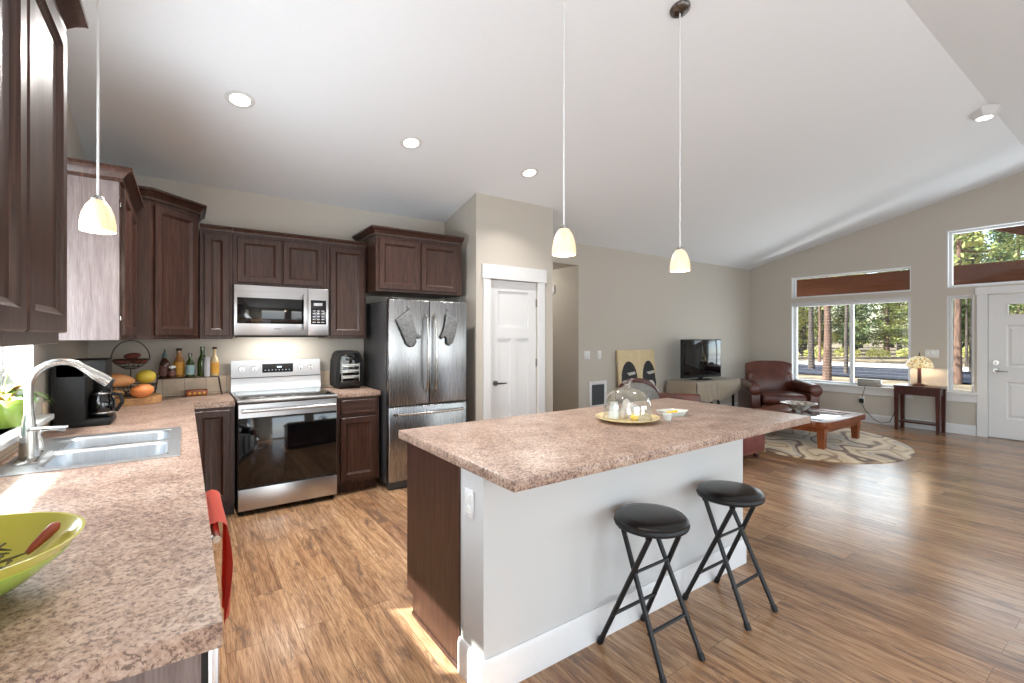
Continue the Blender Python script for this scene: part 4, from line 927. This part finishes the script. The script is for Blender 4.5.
b = B(); b.tube([(-.115, -.005, .09), (-.118, -.03, .11), (-.114, -.03, .24), (-.108, -.005, .26)], .008, 8); obj('handle', b, M['black'], t)
for x in (-.09, .09):
    for y in (.04, .23):
        b = B(); b.cyl((x, y, 0), (x, y, .018), .014); obj('foot', b, M['vinyl'], t)

# ------------------------------------------------------------------ lamps of the kitchen
def pendant(label, x, y, zb, hub=True):
    t = thing('pendant_lamp', label, 'pendant lamp', (x, y, zb), 0, 'opal glass pendants'); zc = ceil_z(y) - zb
    b = B(); b.lathe([(.059, 0), (.062, .002), (.061, .035), (.0545, .075), (.042, .108), (.027, .130), (.022, .135), (.020, .133), (.025, .127), (.039, .106), (.0515, .073), (.058, .035), (.059, 0)], seg=36); obj('glass_shade', b, M['glow'], t)
    b = B(); b.lathe([(.024, .129), (.024, .140), (.016, .150), (.008, .154), (0, .154)], seg=20); obj('cap', b, M['nickel'], t)
    b = B(); b.tube([(0, 0, .152), (0, 0, zc - .02)], .0045, 8); obj('cord', b, M['white'], t)
    sl = Matrix.Rotation(-math.atan(SL) if y > RY else math.atan(SL), 4, 'X')
    b = B(); b.lathe([(0, -.032), (.02, -.032), (.05, -.024), (.062, -.012), (.064, 0), (0, 0)], c=(0, 0, zc - .001), seg=36, mat=sl); obj('canopy', b, M['bronze'], t)
    b = B(); b.blob((0, 0, .07), (.022, .022, .03), 2); obj('bulb', b, M['lens'], t)
    l = light('pendant_bulb', 'POINT', (x, y, zb - .01), (0, 0, -1), 3.5, (1, .9, .76), shadow_soft_size=.04)
pendant('opal glass pendant hanging over the island near the pantry door', 1.594, 1.807, 1.838)
pendant('opal glass pendant hanging over the far end of the island', 2.567, 1.807, 1.834)
pendant('opal glass pendant hanging over the sink', -.304, 2.657, 1.87)
def downlight(label, x, y, power=26):
    z = ceil_z(y); t = thing('recessed_light', label, 'ceiling light', (x, y, z), 0, 'recessed lights over the range'); t.rotation_euler = (-math.atan(SL), 0, 0)
    b = B(); b.lathe([(.062, -.001), (.064, -.006), (.088, -.004), (.092, 0), (.062, 0)], seg=40); obj('trim_ring', b, M['white'], t)
    b = B(); b.lathe([(0, -.003), (.062, -.003), (.062, 0), (0, 0)], seg=32); obj('lens', b, M['lens'], t)
    light('recessed_bulb', 'AREA', (x, y, z - .03), (0, -SL, -1), power, (1, .95, .9), shape='DISK', size=.12, spread=RAD(125), specular_factor=.35)
for k, lb in enumerate(('recessed ceiling light above the sink corner', 'recessed ceiling light above the range', 'recessed ceiling light in front of the pantry')): downlight(lb, .311 + k * 1.245, 3.69, (30, 26, 15)[k])
downlight('added unseen ceiling light brightening the aisle beside the sink counter', .35, 1.5, 10)  # fitting and lamp added above the view to brighten counter and aisle
t = thing('ridge_light', 'sloped white ceiling light at the ridge near the front windows', 'ceiling light', (6.52, 1.10, ceil_z(1.10)))
b = B(); b.lathe([(.06, -.07), (.072, -.075), (.12, -.03), (.15, .01), (.0, .01)], seg=6); obj('housing', b, M['white'], t)
b = B(); b.lathe([(0, -.073), (.062, -.073), (.062, -.06), (0, -.06)], seg=28); obj('lens', b, M['lens'], t)

# ------------------------------------------------------------------ wall plates, vent, outlet
def plate(name, label, cat, loc, rz, w_, h_, n):
    t = thing(name, label, cat, loc, rz)
    b = B(); b.box(-w_ / 2, -.006, -h_ / 2, w_ / 2, 0, h_ / 2, .002); obj('plate', b, M['white'], t)
    for k in range(n):
        x = (k - (n - 1) / 2) * .046; b = B(); b.box(x - .016, -.009, -.033, x + .016, -.005, .033, .002); obj('rocker', b, M['ceramic'], t)
plate('light_switch', 'white double switch plate beside the hall opening', 'switch', (4.78, YN, 1.15), 0, .118, .118, 2)
plate('thermostat', 'white single control on the wall right of the double switch', 'thermostat', (5.03, YN, 1.15), 0, .08, .12, 1)
plate('light_switch', 'white triple switch plate above the mosaic lamp', 'switch', (XF, 2.13, 1.16), -PI / 2, .165, .118, 3)
t = thing('wall_vent', 'white framed return air grille low on the wall by the hall', 'vent', (5.0, YN, .56))
b = B(); b.box(-.18, -.012, -.2, -.13, 0, .2, .003); b.box(.13, -.012, -.2, .18, 0, .2, .003); b.box(-.13, -.012, .15, .13, 0, .2, .003); b.box(-.13, -.012, -.2, .13, 0, -.15, .003); obj('frame', b, M['white'], t)
b = B(); b.box(-.13, -.004, -.15, .13, 0, .15); 
for k in range(9): b.box(-.13, -.01, -.14 + k * .033, .13, -.004, -.133 + k * .033)
obj('louvres', b, M['vent'], t)
t = thing('power_outlet', 'white wall outlet with black adapter below the sliding window', 'outlet', (XF, 3.02, .37), -PI / 2)
b = B(); b.box(-.036, -.006, -.058, .036, 0, .058, .002); obj('plate', b, M['white'], t)
b = B(); b.box(-.028, -.045, -.055, .028, -.006, .015, .005); obj('black_adapter', b, M['black'], t)
t = thing('radio', 'small grey box sitting on the sliding window sill', 'radio', (XF - .02, 2.91, .60), -PI / 2)
b = B(); b.box(-.16, -.03, 0, .16, .045, .115, .006); obj('case', b, M['bronze'], t)
b = B(); b.box(-.15, -.034, .012, .15, -.029, .10, .002); obj('speaker_grille', b, M['strut'], t)
b = B(); b.tube([(XF - .05, 2.96, .61), (XF - .055, 2.97, .55), (XF - .03, 3.0, .46), (XF - .028, 3.01, .40)], .004, 6); tag(obj('extension_wire', b, M['black']), 'thin cord from the grey sill box down to the outlet', 'cord')
b = B(); b.tube([(XF - .05, 3.02, .33), (XF - .07, 2.95, .2), (XF - .10, 2.82, .07), (XF - .12, 2.72, .03), (XF - .10, 2.62, .06), (XF - .07, 2.57, .2), (XF - .05, 2.54, .45), (XF - .05, 2.53, .66)], .005, 6); tag(obj('extension_wire', b, M['black']), 'black cord looping from the outlet up to the lamp table', 'cord')

# ------------------------------------------------------------------ living room
b = B()
b.lathe([(0, 0), (1.0, 0), (1.0, .009), (.995, .012), (0, .012)], seg=72)
for v in b.bm.verts: v.co.x *= 1.3; v.co.y *= 1.1
o = tag(obj('oval_rug', b, M['rug']), 'oval rug with brown and cream swirls under the coffee table', 'rug'); o.location = (7.10, 2.95, 0); o.rotation_euler = (0, 0, .6)
# armchair (front faces -Y in its own frame)
t = thing('armchair', 'dark red leather armchair with rolled arms in the corner', 'armchair', (8.24, 3.93, .0), RAD(-47)); t.scale = (.95, .95, 1); t.location.z = .0125
b = B(); b.box(-.36, -.44, .12, .36, .42, .30, .03, 3); obj('base', b, M['leather'], t)
b = B(); b.box(-.355, -.49, .30, .355, .26, .47, .06, 4); obj('seat_cushion', b, M['leather'], t)
def back_fn(u, v):
    a = u * 2 - 1; z = .34 + v * .64 - .055 * abs(a) ** 3 * v; bulge = .10 * (1 - abs(a) ** 4) * math.sin(PI * min(1, .12 + v * .85)); x = a * (.40 - .03 * (1 - v)); return (x, .26 + .12 * v - bulge, z)
b = B(); b.box(-.40, .28, .30, .40, .46, .80, .07, 4); 
b.grid(20, 16, back_fn); b.grid(20, 6, lambda u, v: Vector(back_fn(u, 1)).lerp(Vector(((u * 2 - 1) * .38, .50, .92 - .05 * abs(u * 2 - 1) ** 3)), v)); b.grid(20, 4, lambda u, v: Vector(((u * 2 - 1) * .38, .50, .92 - .05 * abs(u * 2 - 1) ** 3)).lerp(Vector(((u * 2 - 1) * .38, .47, .2)), v))
for s_ in (0, 1): b.grid(16, 4, lambda u, v, s_=s_: Vector(back_fn(s_, u)).lerp(Vector(((s_ * 2 - 1) * .38, .49, .2 + .67 * u)), v))
obj('backrest', b, M['leather'], t, angle=50)
for sx in (-1, 1):
    b = B(); b.prism([(-.08, .12), (.085, .12), (.075, .50), (-.06, .50)], -.46, .40, 'y', bev=.02, mat=Matrix.Translation((sx * .445, 0, 0)) @ Matrix.Diagonal((sx, 1, 1, 1)))
    b.tube([(sx * .47, -.47, .545), (sx * .47, -.485, .545), (sx * .47, .0, .55), (sx * .46, .36, .555)][1:], [.098, .105, .10], 22); ar = obj('armrest', b, M['leather'], t, angle=50)
    b = B(); b.lathe([(0, .022), (.07, .018), (.092, .006), (.098, 0)], c=(sx * .47, -.485, .545), seg=24, mat=Matrix.Rotation(PI / 2, 4, 'X')); b.prism([(-.07, .13), (.07, .13), (.085, .5), (-.055, .5)], -.485, -.455, 'y', bev=.01, mat=Matrix.Translation((sx * .445, 0, 0)) @ Matrix.Diagonal((sx, 1, 1, 1))); obj('arm_front', b, M['leather'], ar)
for x in (-.36, .36):
    for y in (-.38, .38):
        b = B(); b.lathe([(0, 0), (.025, 0), (.038, .03), (.045, .07), (.035, .12), (0, .12)], c=(x, y, 0), seg=16); obj('foot', b, M['mahog'], t)
# coffee table
tx0, tx1, ty0, ty1, tz = 6.46, 7.70, 2.47, 3.60, .352
t = thing('coffee_table', 'square cherry coffee table with inset glass top on the oval rug', 'coffee table', ((tx0 + tx1) / 2, (ty0 + ty1) / 2, .012)); hx = (tx1 - tx0) / 2; hy = (ty1 - ty0) / 2; z1 = tz - .012
b = B(); f = .13
b.box(-hx, -hy, z1 - .075, hx, -hy + f, z1, .006); b.box(-hx, hy - .42, z1 - .075, hx, hy, z1, .006); b.box(-hx, -hy + f, z1 - .075, -hx + f, hy - .42, z1, .006); b.box(hx - f, -hy + f, z1 - .075, hx, hy - .42, z1, .006); obj('frame', b, M['cherry'], t)
b = B(); b.box(-hx + f, -hy + f, z1 - .012, hx - f, hy - .42, z1 - .002, .001); obj('glass_top', b, M['tabglass'], t)
b = B(); b.box(-hx + .07, -hy + .05, z1 - .14, hx - .07, -hy + .075, z1 - .075); b.box(-hx + .07, hy - .075, z1 - .14, hx - .07, hy - .05, z1 - .075); b.box(-hx + .05, -hy + .07, z1 - .14, -hx + .075, hy - .07, z1 - .075); b.box(hx - .075, -hy + .07, z1 - .14, hx - .05, hy - .07, z1 - .075); obj('apron', b, M['cherry'], t)
for sx in (-1, 1):
    for sy in (-1, 1):
        b = B(); cx, cy = sx * (hx - .09), sy * (hy - .09); b.prism([(cx - .035, cy - .035), (cx + .035, cy - .035), (cx + .035, cy + .035), (cx - .035, cy + .035)], 0, .1, 'z')
        for v in b.bm.verts: v.co.z = 0 if v.co.z < .05 else z1 - .075
        for v in b.bm.verts:
            if v.co.z > .1: v.co.x = cx + (v.co.x - cx) * 1.35; v.co.y = cy + (v.co.y - cy) * 1.35
        obj('leg', b, M['cherry'], t)
t = thing('decorative_bowl', 'scalloped floral bowl on the coffee table', 'bowl', (7.26, 3.14, tz))
def scal(k): return 1 + .06 * math.cos(k * 8)
b = B(); b.lathe([(0, .0), (.07, 0), (.075, .006), (.12, .04), (.17, .085), (.235, .105), (.238, .11), (.17, .094), (.115, .05), (.06, .012), (0, .01)], seg=64)
for v in b.bm.verts:
    r = math.hypot(v.co.x, v.co.y)
    if r > .15: k = 1 + .05 * math.cos(8 * math.atan2(v.co.y, v.co.x)) * (r - .15) / .08; v.co.x *= k; v.co.y *= k
obj('bowl_body', b, M['floral'], t)
# ottoman
t = thing('ottoman', 'burgundy leather ottoman with nailhead trim past the island end', 'ottoman', (5.225, 3.10, 0))
b = B(); b.box(-.38, -.31, .07, .38, .31, .28, .012, 3); obj('base', b, M['leather2'], t)
b = B(); b.box(-.385, -.315, .28, .385, .315, .41, .045, 4); obj('cushion', b, M['leather2'], t)
b = B()
for k in range(20):
    x = -.365 + k * .73 / 19
    for y in (-.312, .312): b.blob((x, y, .095), (.009, .005, .009), 1)
for k in range(16):
    y = -.295 + k * .59 / 15
    for x in (-.382, .382): b.blob((x, y, .095), (.005, .009, .009), 1)
obj('nailheads', b, M['brass'], t)
for x in (-.31, .31):
    for y in (-.24, .24):
        b = B(); b.lathe([(0, 0), (.022, 0), (.034, .02), (.036, .045), (.026, .07), (0, .07)], c=(x, y, 0), seg=16); obj('foot', b, M['mahog'], t)
# chairs behind the island
t = thing('leather_chair', 'brown leather side chair with low square back behind the island', 'chair', (4.30, 3.10, 0), RAD(128))
b = B(); b.box(-.23, -.25, .40, .23, .24, .49, .03, 3); obj('seat', b, M['leather'], t)
b = B(); b.box(-.245, .19, .49, .245, .25, .835, .02, 3); obj('backrest', b, M['leather'], t)
for x in (-.19, .19):
    for y in (-.2, .2):
        b = B(); b.prism([(x - .02, y - .02), (x + .02, y - .02), (x + .02, y + .02), (x - .02, y + .02)], 0, .41, 'z', bev=.003); obj('leg', b, M['mahog'], t)
t = thing('barrel_chair', 'glossy round backed chair peeking over the island behind the glass dome', 'chair', (3.74, 3.13, 0), RAD(129))
def barrel(r, z0, fn): 
    return lambda u, v: ((r) * math.sin((u - .5) * 3.6), r * math.cos((u - .5) * 3.6) * .9, z0 + (fn(u) - z0) * v)
topf = lambda u: .63 + .36 * max(0, math.cos((u - .5) * 2.5)) 
b = B(); b.grid(28, 10, barrel(.215, .38, topf), .05); obj('shell_back', b, M['strut'], t, angle=60)
b = B(); b.tube([(.193 * math.sin((k / 28 - .5) * 3.6), .193 * math.cos((k / 28 - .5) * 3.6) * .9, topf(k / 28)) for k in range(29)], .026, 10); obj('rolled_rim', b, M['mahog'], t)
b = B(); b.lathe([(0, .36), (.155, .36), (.16, .38), (.16, .43), (.15, .46), (0, .47)], seg=32); obj('seat', b, M['leather'], t)
for k in range(4):
    a = PI / 4 + k * PI / 2; b = B(); b.cyl((.18 * math.cos(a), .18 * math.sin(a), 0), (.15 * math.cos(a), .15 * math.sin(a), .37), .014, .02); obj('leg', b, M['mahog'], t)
# television table with draped cloth
t = thing('tv_table', 'long low table with thin dark legs under the television', 'table', (7.12, 4.55, 0))
b = B(); b.box(-.60, -.26, .675, .60, .26, .70, .004); obj('table_top', b, M['mahog'], t)
for x in (-.54, .1, .54):
    for y in (-.2, .2):
        if x == .1 and y > 0: continue
        b = B(); b.box(x - .016, y - .016, 0, x + .016, y + .016, .675, .002); obj('leg', b, M['blackmetal'], t)
b = B(); b.box(-.52, -.19, .14, .52, .19, .155); obj('lower_shelf', b, M['blackmetal'], t)
def drape(u, v):
    x = -.625 + 1.25 * u; s = v * 1.05 - .52          # s: distance from the back edge across the top, then down the front
    ln = .31 - .015 * math.sin(u * 20) if u < .46 else .33 - .17 * (u - .46) / .54 + .03 * math.sin((u - .46) / .54 * PI)
    if v < .62: y = .27 - .545 * v / .62; z = .704 + .002 * math.sin(u * 30)
    else:
        q = (v - .62) / .38; fold = .028 * math.sin(u * 50) * q if u < .46 else .075 * math.sin((u - .46) / .54 * PI) * math.sin(q * PI); y = -.277 - .012 * q - fold - .005; z = .704 - ln * q
    return (x, y, z)
b = B(); b.grid(70, 26, drape, .004)
for s_ in (-1, 1):
    b.grid(14, 10, lambda u, v, s_=s_: (s_ * (.625 + .015 * math.sin(v * PI)) + s_ * .012 * math.sin(u * 11) * v, .27 - .545 * u, .704 - .26 * v - .04 * math.sin(u * 5) * v), .004)
o = tag(obj('tablecloth', b, M['fabric'], angle=60), 'taupe cloth draped unevenly over the television table', 'tablecloth'); o.location = (7.12, 4.55, .002)
t = thing('television', 'flat black television standing on the draped table', 'television', (6.97, 4.50, .712), RAD(-8)); TW = .45
b = B(); b.box(-TW, -.02, .035, TW, .03, .66, .008); b.box(-.3, .03, .18, .3, .07, .58, .02); obj('cabinet', b, M['black'], t)
b = B(); b.box(-TW + .018, -.023, .075, TW - .018, -.0195, .644, .001); obj('screen', b, M['blackgloss'], t)
b = B(); b.box(-.04, -.005, .015, .04, .03, .06, .006); b.lathe([(0, 0.001), (.24, 0.001), (.24, .012), (.1, .022), (0, .022)], seg=36, sy=.5); obj('stand', b, M['blackgloss'], t)
# painting leaning on the wall
t = thing('painting', 'ochre canvas with two dark rounded shapes leaning by the vent', 'painting', (5.80, 4.765, 0)); t.rotation_euler = (RAD(-5), 0, 0)
b = B(); b.box(-.43, 0, 0, .43, .035, 1.215, .004); obj('canvas', b, M['canvas'], t)
def blobshape(cx, cz, w_, h_): return [(cx + w_ * math.cos(a) * (1 if math.sin(a) < 0 else .9), cz + h_ * (math.sin(a) if math.sin(a) > 0 else .95 * math.sin(a))) for a in [k * PI / 12 for k in range(24)]]
for cx, w_ in ((-.20, .20), (.26, .17)):
    b = B(); b.prism(blobshape(cx, .76, w_, .28), -.003, .001, 'y'); dk = obj('dark_shape', b, M['paintb'], t)
    b = B(); b.prism(blobshape(cx + .03, .64, w_ * .6, .09), -.006, -.002, 'y'); b.prism([(cx - .06, .86), (cx + .12, .88), (cx + .14, .84), (cx, .82)], -.006, -.002, 'y'); obj('pale_patch', b, M['paintw'], dk)
# lamp table + lamp
t = thing('side_table', 'slim dark mahogany table beneath the mosaic lamp', 'side table', (9.04, 2.22, 0))
b = B(); b.box(-.17, -.275, .655, .17, .275, .68, .004); obj('table_top', b, M['mahog'], t)
b = B(); b.box(-.14, -.245, .545, .14, .245, .655); obj('apron', b, M['mahog'], t)
for sx in (-1, 1):
    for sy in (-1, 1):
        cx, cy = sx * .135, sy * .24; b = B(); b.prism([(cx - .028, cy - .028), (cx + .028, cy - .028), (cx + .028, cy + .028), (cx - .028, cy + .028)], 0, .655, 'z')
        for v in b.bm.verts:
            if v.co.z < .1: v.co.x = cx + (v.co.x - cx) * .7; v.co.y = cy + (v.co.y - cy) * .7
        obj('leg', b, M['mahog'], t)
b = B(); b.box(-.12, -.225, .12, .12, .225, .14); obj('lower_shelf', b, M['mahog'], t)
t = thing('table_lamp', 'mosaic glass dome lamp glowing on the mahogany side table', 'table lamp', (9.03, 2.22, .68))
b = B(); b.box(-.075, -.075, 0, .075, .075, .02, .004); b.box(-.055, -.055, .02, .055, .055, .035, .003); obj('base', b, M['mahog'], t)
b = B(); b.prism([(-.02, -.02), (.02, -.02), (.02, .02), (-.02, .02)], .035, .30, 'z', bev=.003); obj('stem', b, M['mahog'], t)
b = B(); b.lathe([(.165, .275), (.168, .278), (.15, .345), (.11, .405), (.05, .44), (.02, .448), (.018, .443), (.048, .434), (.105, .398), (.145, .342), (.163, .278)], seg=40); obj('lamp_shade', b, M['mosaic'], t)
b = B(); b.lathe([(.02, .444), (.022, .452), (.008, .46), (.006, .48), (.011, .49), (0, .50)], seg=16); obj('finial', b, M['wire'], t)
light('lamp_bulb', 'POINT', (9.03, 2.22, .985), (0, 0, -1), 9, (1, .8, .55), shadow_soft_size=.04)

# ------------------------------------------------------------------ outdoors
b = B(); b.grid(60, 50, lambda u, v: (XF + .25 + u * 115, -45 + v * 120, -.30 + .04 * math.sin(u * 40) * math.sin(v * 33) * min(1, u * 6) + 2.2 * max(0, u - .3)))
struct('forest_ground', b, M['ground'], None, 'dry needle covered ground outside the front windows', 'ground', True)
b = B(); b.grid(2, 30, lambda u, v: (23 + u * 7.5, -40 + v * 100, -.25)); struct('road', b, M['shaded_asphalt'], None, 'dark road band beyond the front yard with yard shade put into its colour', 'road')
b = B(); b.grid(2, 30, lambda u, v: (30.5 + u * 4.5, -40 + v * 100, -.245)); struct('gravel_path', b, M['gravel'], None, 'pale gravel strip along the far side of the road', 'path')
b = B(); b.box(XF + .2, -1.2, -.25, 11.9, 3.6, -.04); struct('porch_slab', b, M['concrete'], None, 'concrete porch slab outside the entry door', 'ground')
b = B(); pz = lambda y: RZ + .16 - SL * abs(y - RY)
b.prism([(-3.2, pz(-3.2)), (RY, pz(RY)), (5.6, pz(5.6)), (5.6, pz(5.6) + .14), (RY, pz(RY) + .14), (-3.2, pz(-3.2) + .14)], XF + .2, 12.1, 'x')
struct('porch_roof', b, M['timber'], None, 'timber underside of the porch roof outside the front windows', 'roof')
t = sthing('porch_beam', 'brown timber porch beam seen through the transom windows', 'beam', (0, 0, 0))
b = B(); b.box(11.55, -2.5, 2.28, 11.75, 8.0, 2.715, .01); struct('beam_timber', b, M['timber'], t)
t = sthing('porch_truss', 'diagonal timber brace seen through the window over the entry door', 'beam', (0, 0, 0))
def brace(p, q):
    p = Vector(p); q = Vector(q); d = q - p; b = B(); m = Matrix.Translation((p + q) / 2) @ d.to_track_quat('Y', 'Z').to_matrix().to_4x4(); b.box(-.08, -d.length / 2, -.115, .08, d.length / 2, .115, .01, 2, m); return b
struct('brace_timber', brace((11.65, 2.25, 3.60), (11.65, .28, 2.71)), M['timber'], t)
for y in (-2.4, 7.9):
    b = B(); b.box(11.55, y - .1, -.2, 11.75, y + .1, 2.28, .01); tag(struct('porch_post', b, M['timber']), 'brown timber post at the %s end of the porch beam' % ('near' if y < 0 else 'far'), 'post')
b = B(); b.box(-1.75, 1.0, 2.48, -1.62, 4.6, 2.86, .005); b.box(-1.75, 1.0, -.2, -1.62, 1.12, 2.48); b.box(-1.75, 4.48, -.2, -1.62, 4.6, 2.48)  # beam and posts added out of view to block a band of sun
struct('sun_blocker_beam', b, M['timber'], None, 'unseen added timber beam blocking a band of sun outside the sink window', 'beam')
b = B(); b.box(-30, -30, -.4, XL - .19, 30, -.12); struct('side_yard', b, M['ground'], None, 'dry ground outside the sink window', 'ground')

def tree(kind, label, x, y, h, r_tr, crown, fol, seed, group=None, zb=-.3, bark='bark'):
    rnd = random.Random(seed); t = thing(kind, label, 'tree', (x, y, zb), rnd.uniform(0, 6), group)
    b = B(); pts = [(rnd.uniform(-.03, .03) * k, rnd.uniform(-.03, .03) * k, h * k / 8) for k in range(9)]
    b.tube(pts, [r_tr * (1.25 if k == 0 else 1 - .1 * k) for k in range(9)], 12); obj('trunk', b, M[bark], t)
    c0, c1, cr, nb, nl, ls = crown; br = B(); lf = B()
    for k in range(nb):
        f = (k + rnd.random()) / nb; z = c0 + (c1 - c0) * f; a = k * 2.4 + rnd.random(); rad = cr * (1 - .75 * f) * rnd.uniform(.6, 1.1); d = Vector((math.cos(a), math.sin(a), rnd.uniform(-.15, .35)))
        p0 = Vector((0, 0, z)); p1 = p0 + d * rad; br.tube([p0, p0.lerp(p1, .5) + Vector((0, 0, -.06)), p1], [.05, .03, .01], 5)
        for j in range(nl):
            c = p0.lerp(p1, rnd.uniform(.25, 1.08)) + Vector((rnd.gauss(0, .22), rnd.gauss(0, .22), rnd.gauss(0, .16)))
            u = Vector((rnd.gauss(0, 1), rnd.gauss(0, 1), rnd.gauss(0, .7))).normalized(); w_ = u.orthogonal().normalized(); s1 = ls * rnd.uniform(.5, 1.3)
            vs = [lf.bm.verts.new(c + q) for q in (u * s1, w_ * s1 * .4, -u * s1 * .6, -w_ * s1 * .4)]; lf.bm.faces.new(vs)
    if nb: obj('branches', br, M[bark], t); obj('foliage', lf, M['fol'][fol], t, smooth=False)
    return t
def pt(u, d):     # outdoor spot from a bearing in the picture and a distance along the view
    c, s_ = math.cos(YAW), math.sin(YAW); k = (u - 512) / 466.54 * d; return (s_ * d + c * k, c * d - s_ * k)
near = [(827, 17.5, .125, 'bark', 'pine_tree', 'thick reddish pine trunk just outside the sliding window'), (811.5, 24, .13, 'barkdark', 'pine_tree', 'dark straight pine trunk left of the reddish trunk'),
        (846, 21, .075, 'barkdark', 'pine_tree', 'slim dark pine trunk behind the sliding window mullion'), (958, 17, .11, 'bark', 'pine_tree', 'pale pine trunk seen through the sidelight window'),
        (966.5, 26, .06, 'barkdark', 'young_tree', 'thin dark sapling in the sidelight window'), (971, 22, .07, 'barkdark', 'young_tree', 'dark young trunk at the right edge of the sidelight window'), (819.5, 30, .08, 'bark', 'young_tree', 'slender brown trunk between the two big pines')]
for k, (u, d, r, bk, nm, lb) in enumerate(near):
    x, y = pt(u, d); tree(nm, lb, x, y, 17, r, (4.2 if d < 25 else 3.4, 16, 1.3, 40, 70, .13), (0, 2, 1)[k % 3], 40 + k, None, -.3, bk)
protos = [tree('woodland_tree', 'leafy tree in the dense woods across the road', 46, 12, 15, .20, (.9, 15, 1.6, 80, 75, .17), f, 70 + f, 'woods across the road', -.1, ('bark', 'barkdark', 'barkdark')[f]) for f in range(3)]
rnd = random.Random(9); i = 0; spots = []
for row, d in enumerate((36, 41, 47, 54)):
    n = (8, 9, 11, 11)[row]
    for k in range(n): spots.append((735 + (1128 - 735) * (k + .5 + rnd.uniform(-.12, .12)) / n, d + rnd.uniform(-.7, .7)))
for k, (u, d) in enumerate(spots):
    x, y = pt(u, d); p = protos[(k * 2 + k // 5) % 3]
    if k < 3: o = protos[k]; o.location = (x, y, -.1)
    else: o = dup(p, (x, y, -.1), rnd.uniform(0, 6))
    s_ = rnd.uniform(.8, .95); o.scale = (s_, s_, s_ * rnd.uniform(.85, 1.25))
# low brush along the road edge
def shrub(seed):
    rnd = random.Random(seed); t = thing('roadside_shrub', 'low yellowish shrub at the far road edge', 'shrub', (0, 0, 0), 0, 'shrubs along the road'); lf = B(); st = B()
    for k in range(420):
        a = rnd.uniform(0, 6.28); r = rnd.random() ** .5; c = Vector((math.cos(a) * r * 1.1, math.sin(a) * r * 1.1, rnd.random() ** .8 * 1.1 * (1.1 - r * .6)))
        u = Vector((rnd.gauss(0, 1), rnd.gauss(0, 1), rnd.gauss(0, 1))).normalized(); w_ = u.orthogonal().normalized(); s1 = .13 * rnd.uniform(.6, 1.3)
        lf.bm.faces.new([lf.bm.verts.new(c + q) for q in (u * s1, w_ * s1 * .5, -u * s1, -w_ * s1 * .5)])
    for k in range(6): a = k; st.tube([(0, 0, 0), (.4 * math.cos(a), .4 * math.sin(a), .7)], .015, 5)
    obj('foliage', lf, M['fol'][1], t, smooth=False); obj('stems', st, M['barkdark'], t); return t
sp = shrub(1); rnd = random.Random(21)
for k in range(9):
    x, y = pt(785 + k * 31, 32.4 + rnd.uniform(-.4, .4)); o = sp if k == 0 else dup(sp, (0, 0, 0)); o.location = (x, y, 0.0); s_ = rnd.uniform(.65, .8); o.scale = (s_, s_, s_); o.rotation_euler = (0, 0, rnd.uniform(0, 6))
# neighbouring house seen through the sidelight
hx_, hy_ = pt(968, 62)
t = thing('house', 'pale grey house far off behind the sidelight window', 'house', (hx_, hy_, -.1), .3)
b = B(); b.box(-2.5, -2.2, 0, 2.5, 2.2, 2.7); obj('walls', b, M['sider'], t)
b = B(); b.prism([(-2.6, 2.7), (2.6, 2.7), (0, 4.2)], -2.9, 2.9, 'x'); obj('roof', b, M['roofing'], t)
b = B(); b.box(-2.53, -.6, 1.0, -2.5, .6, 2.0); obj('window', b, M['blackgloss'], t)
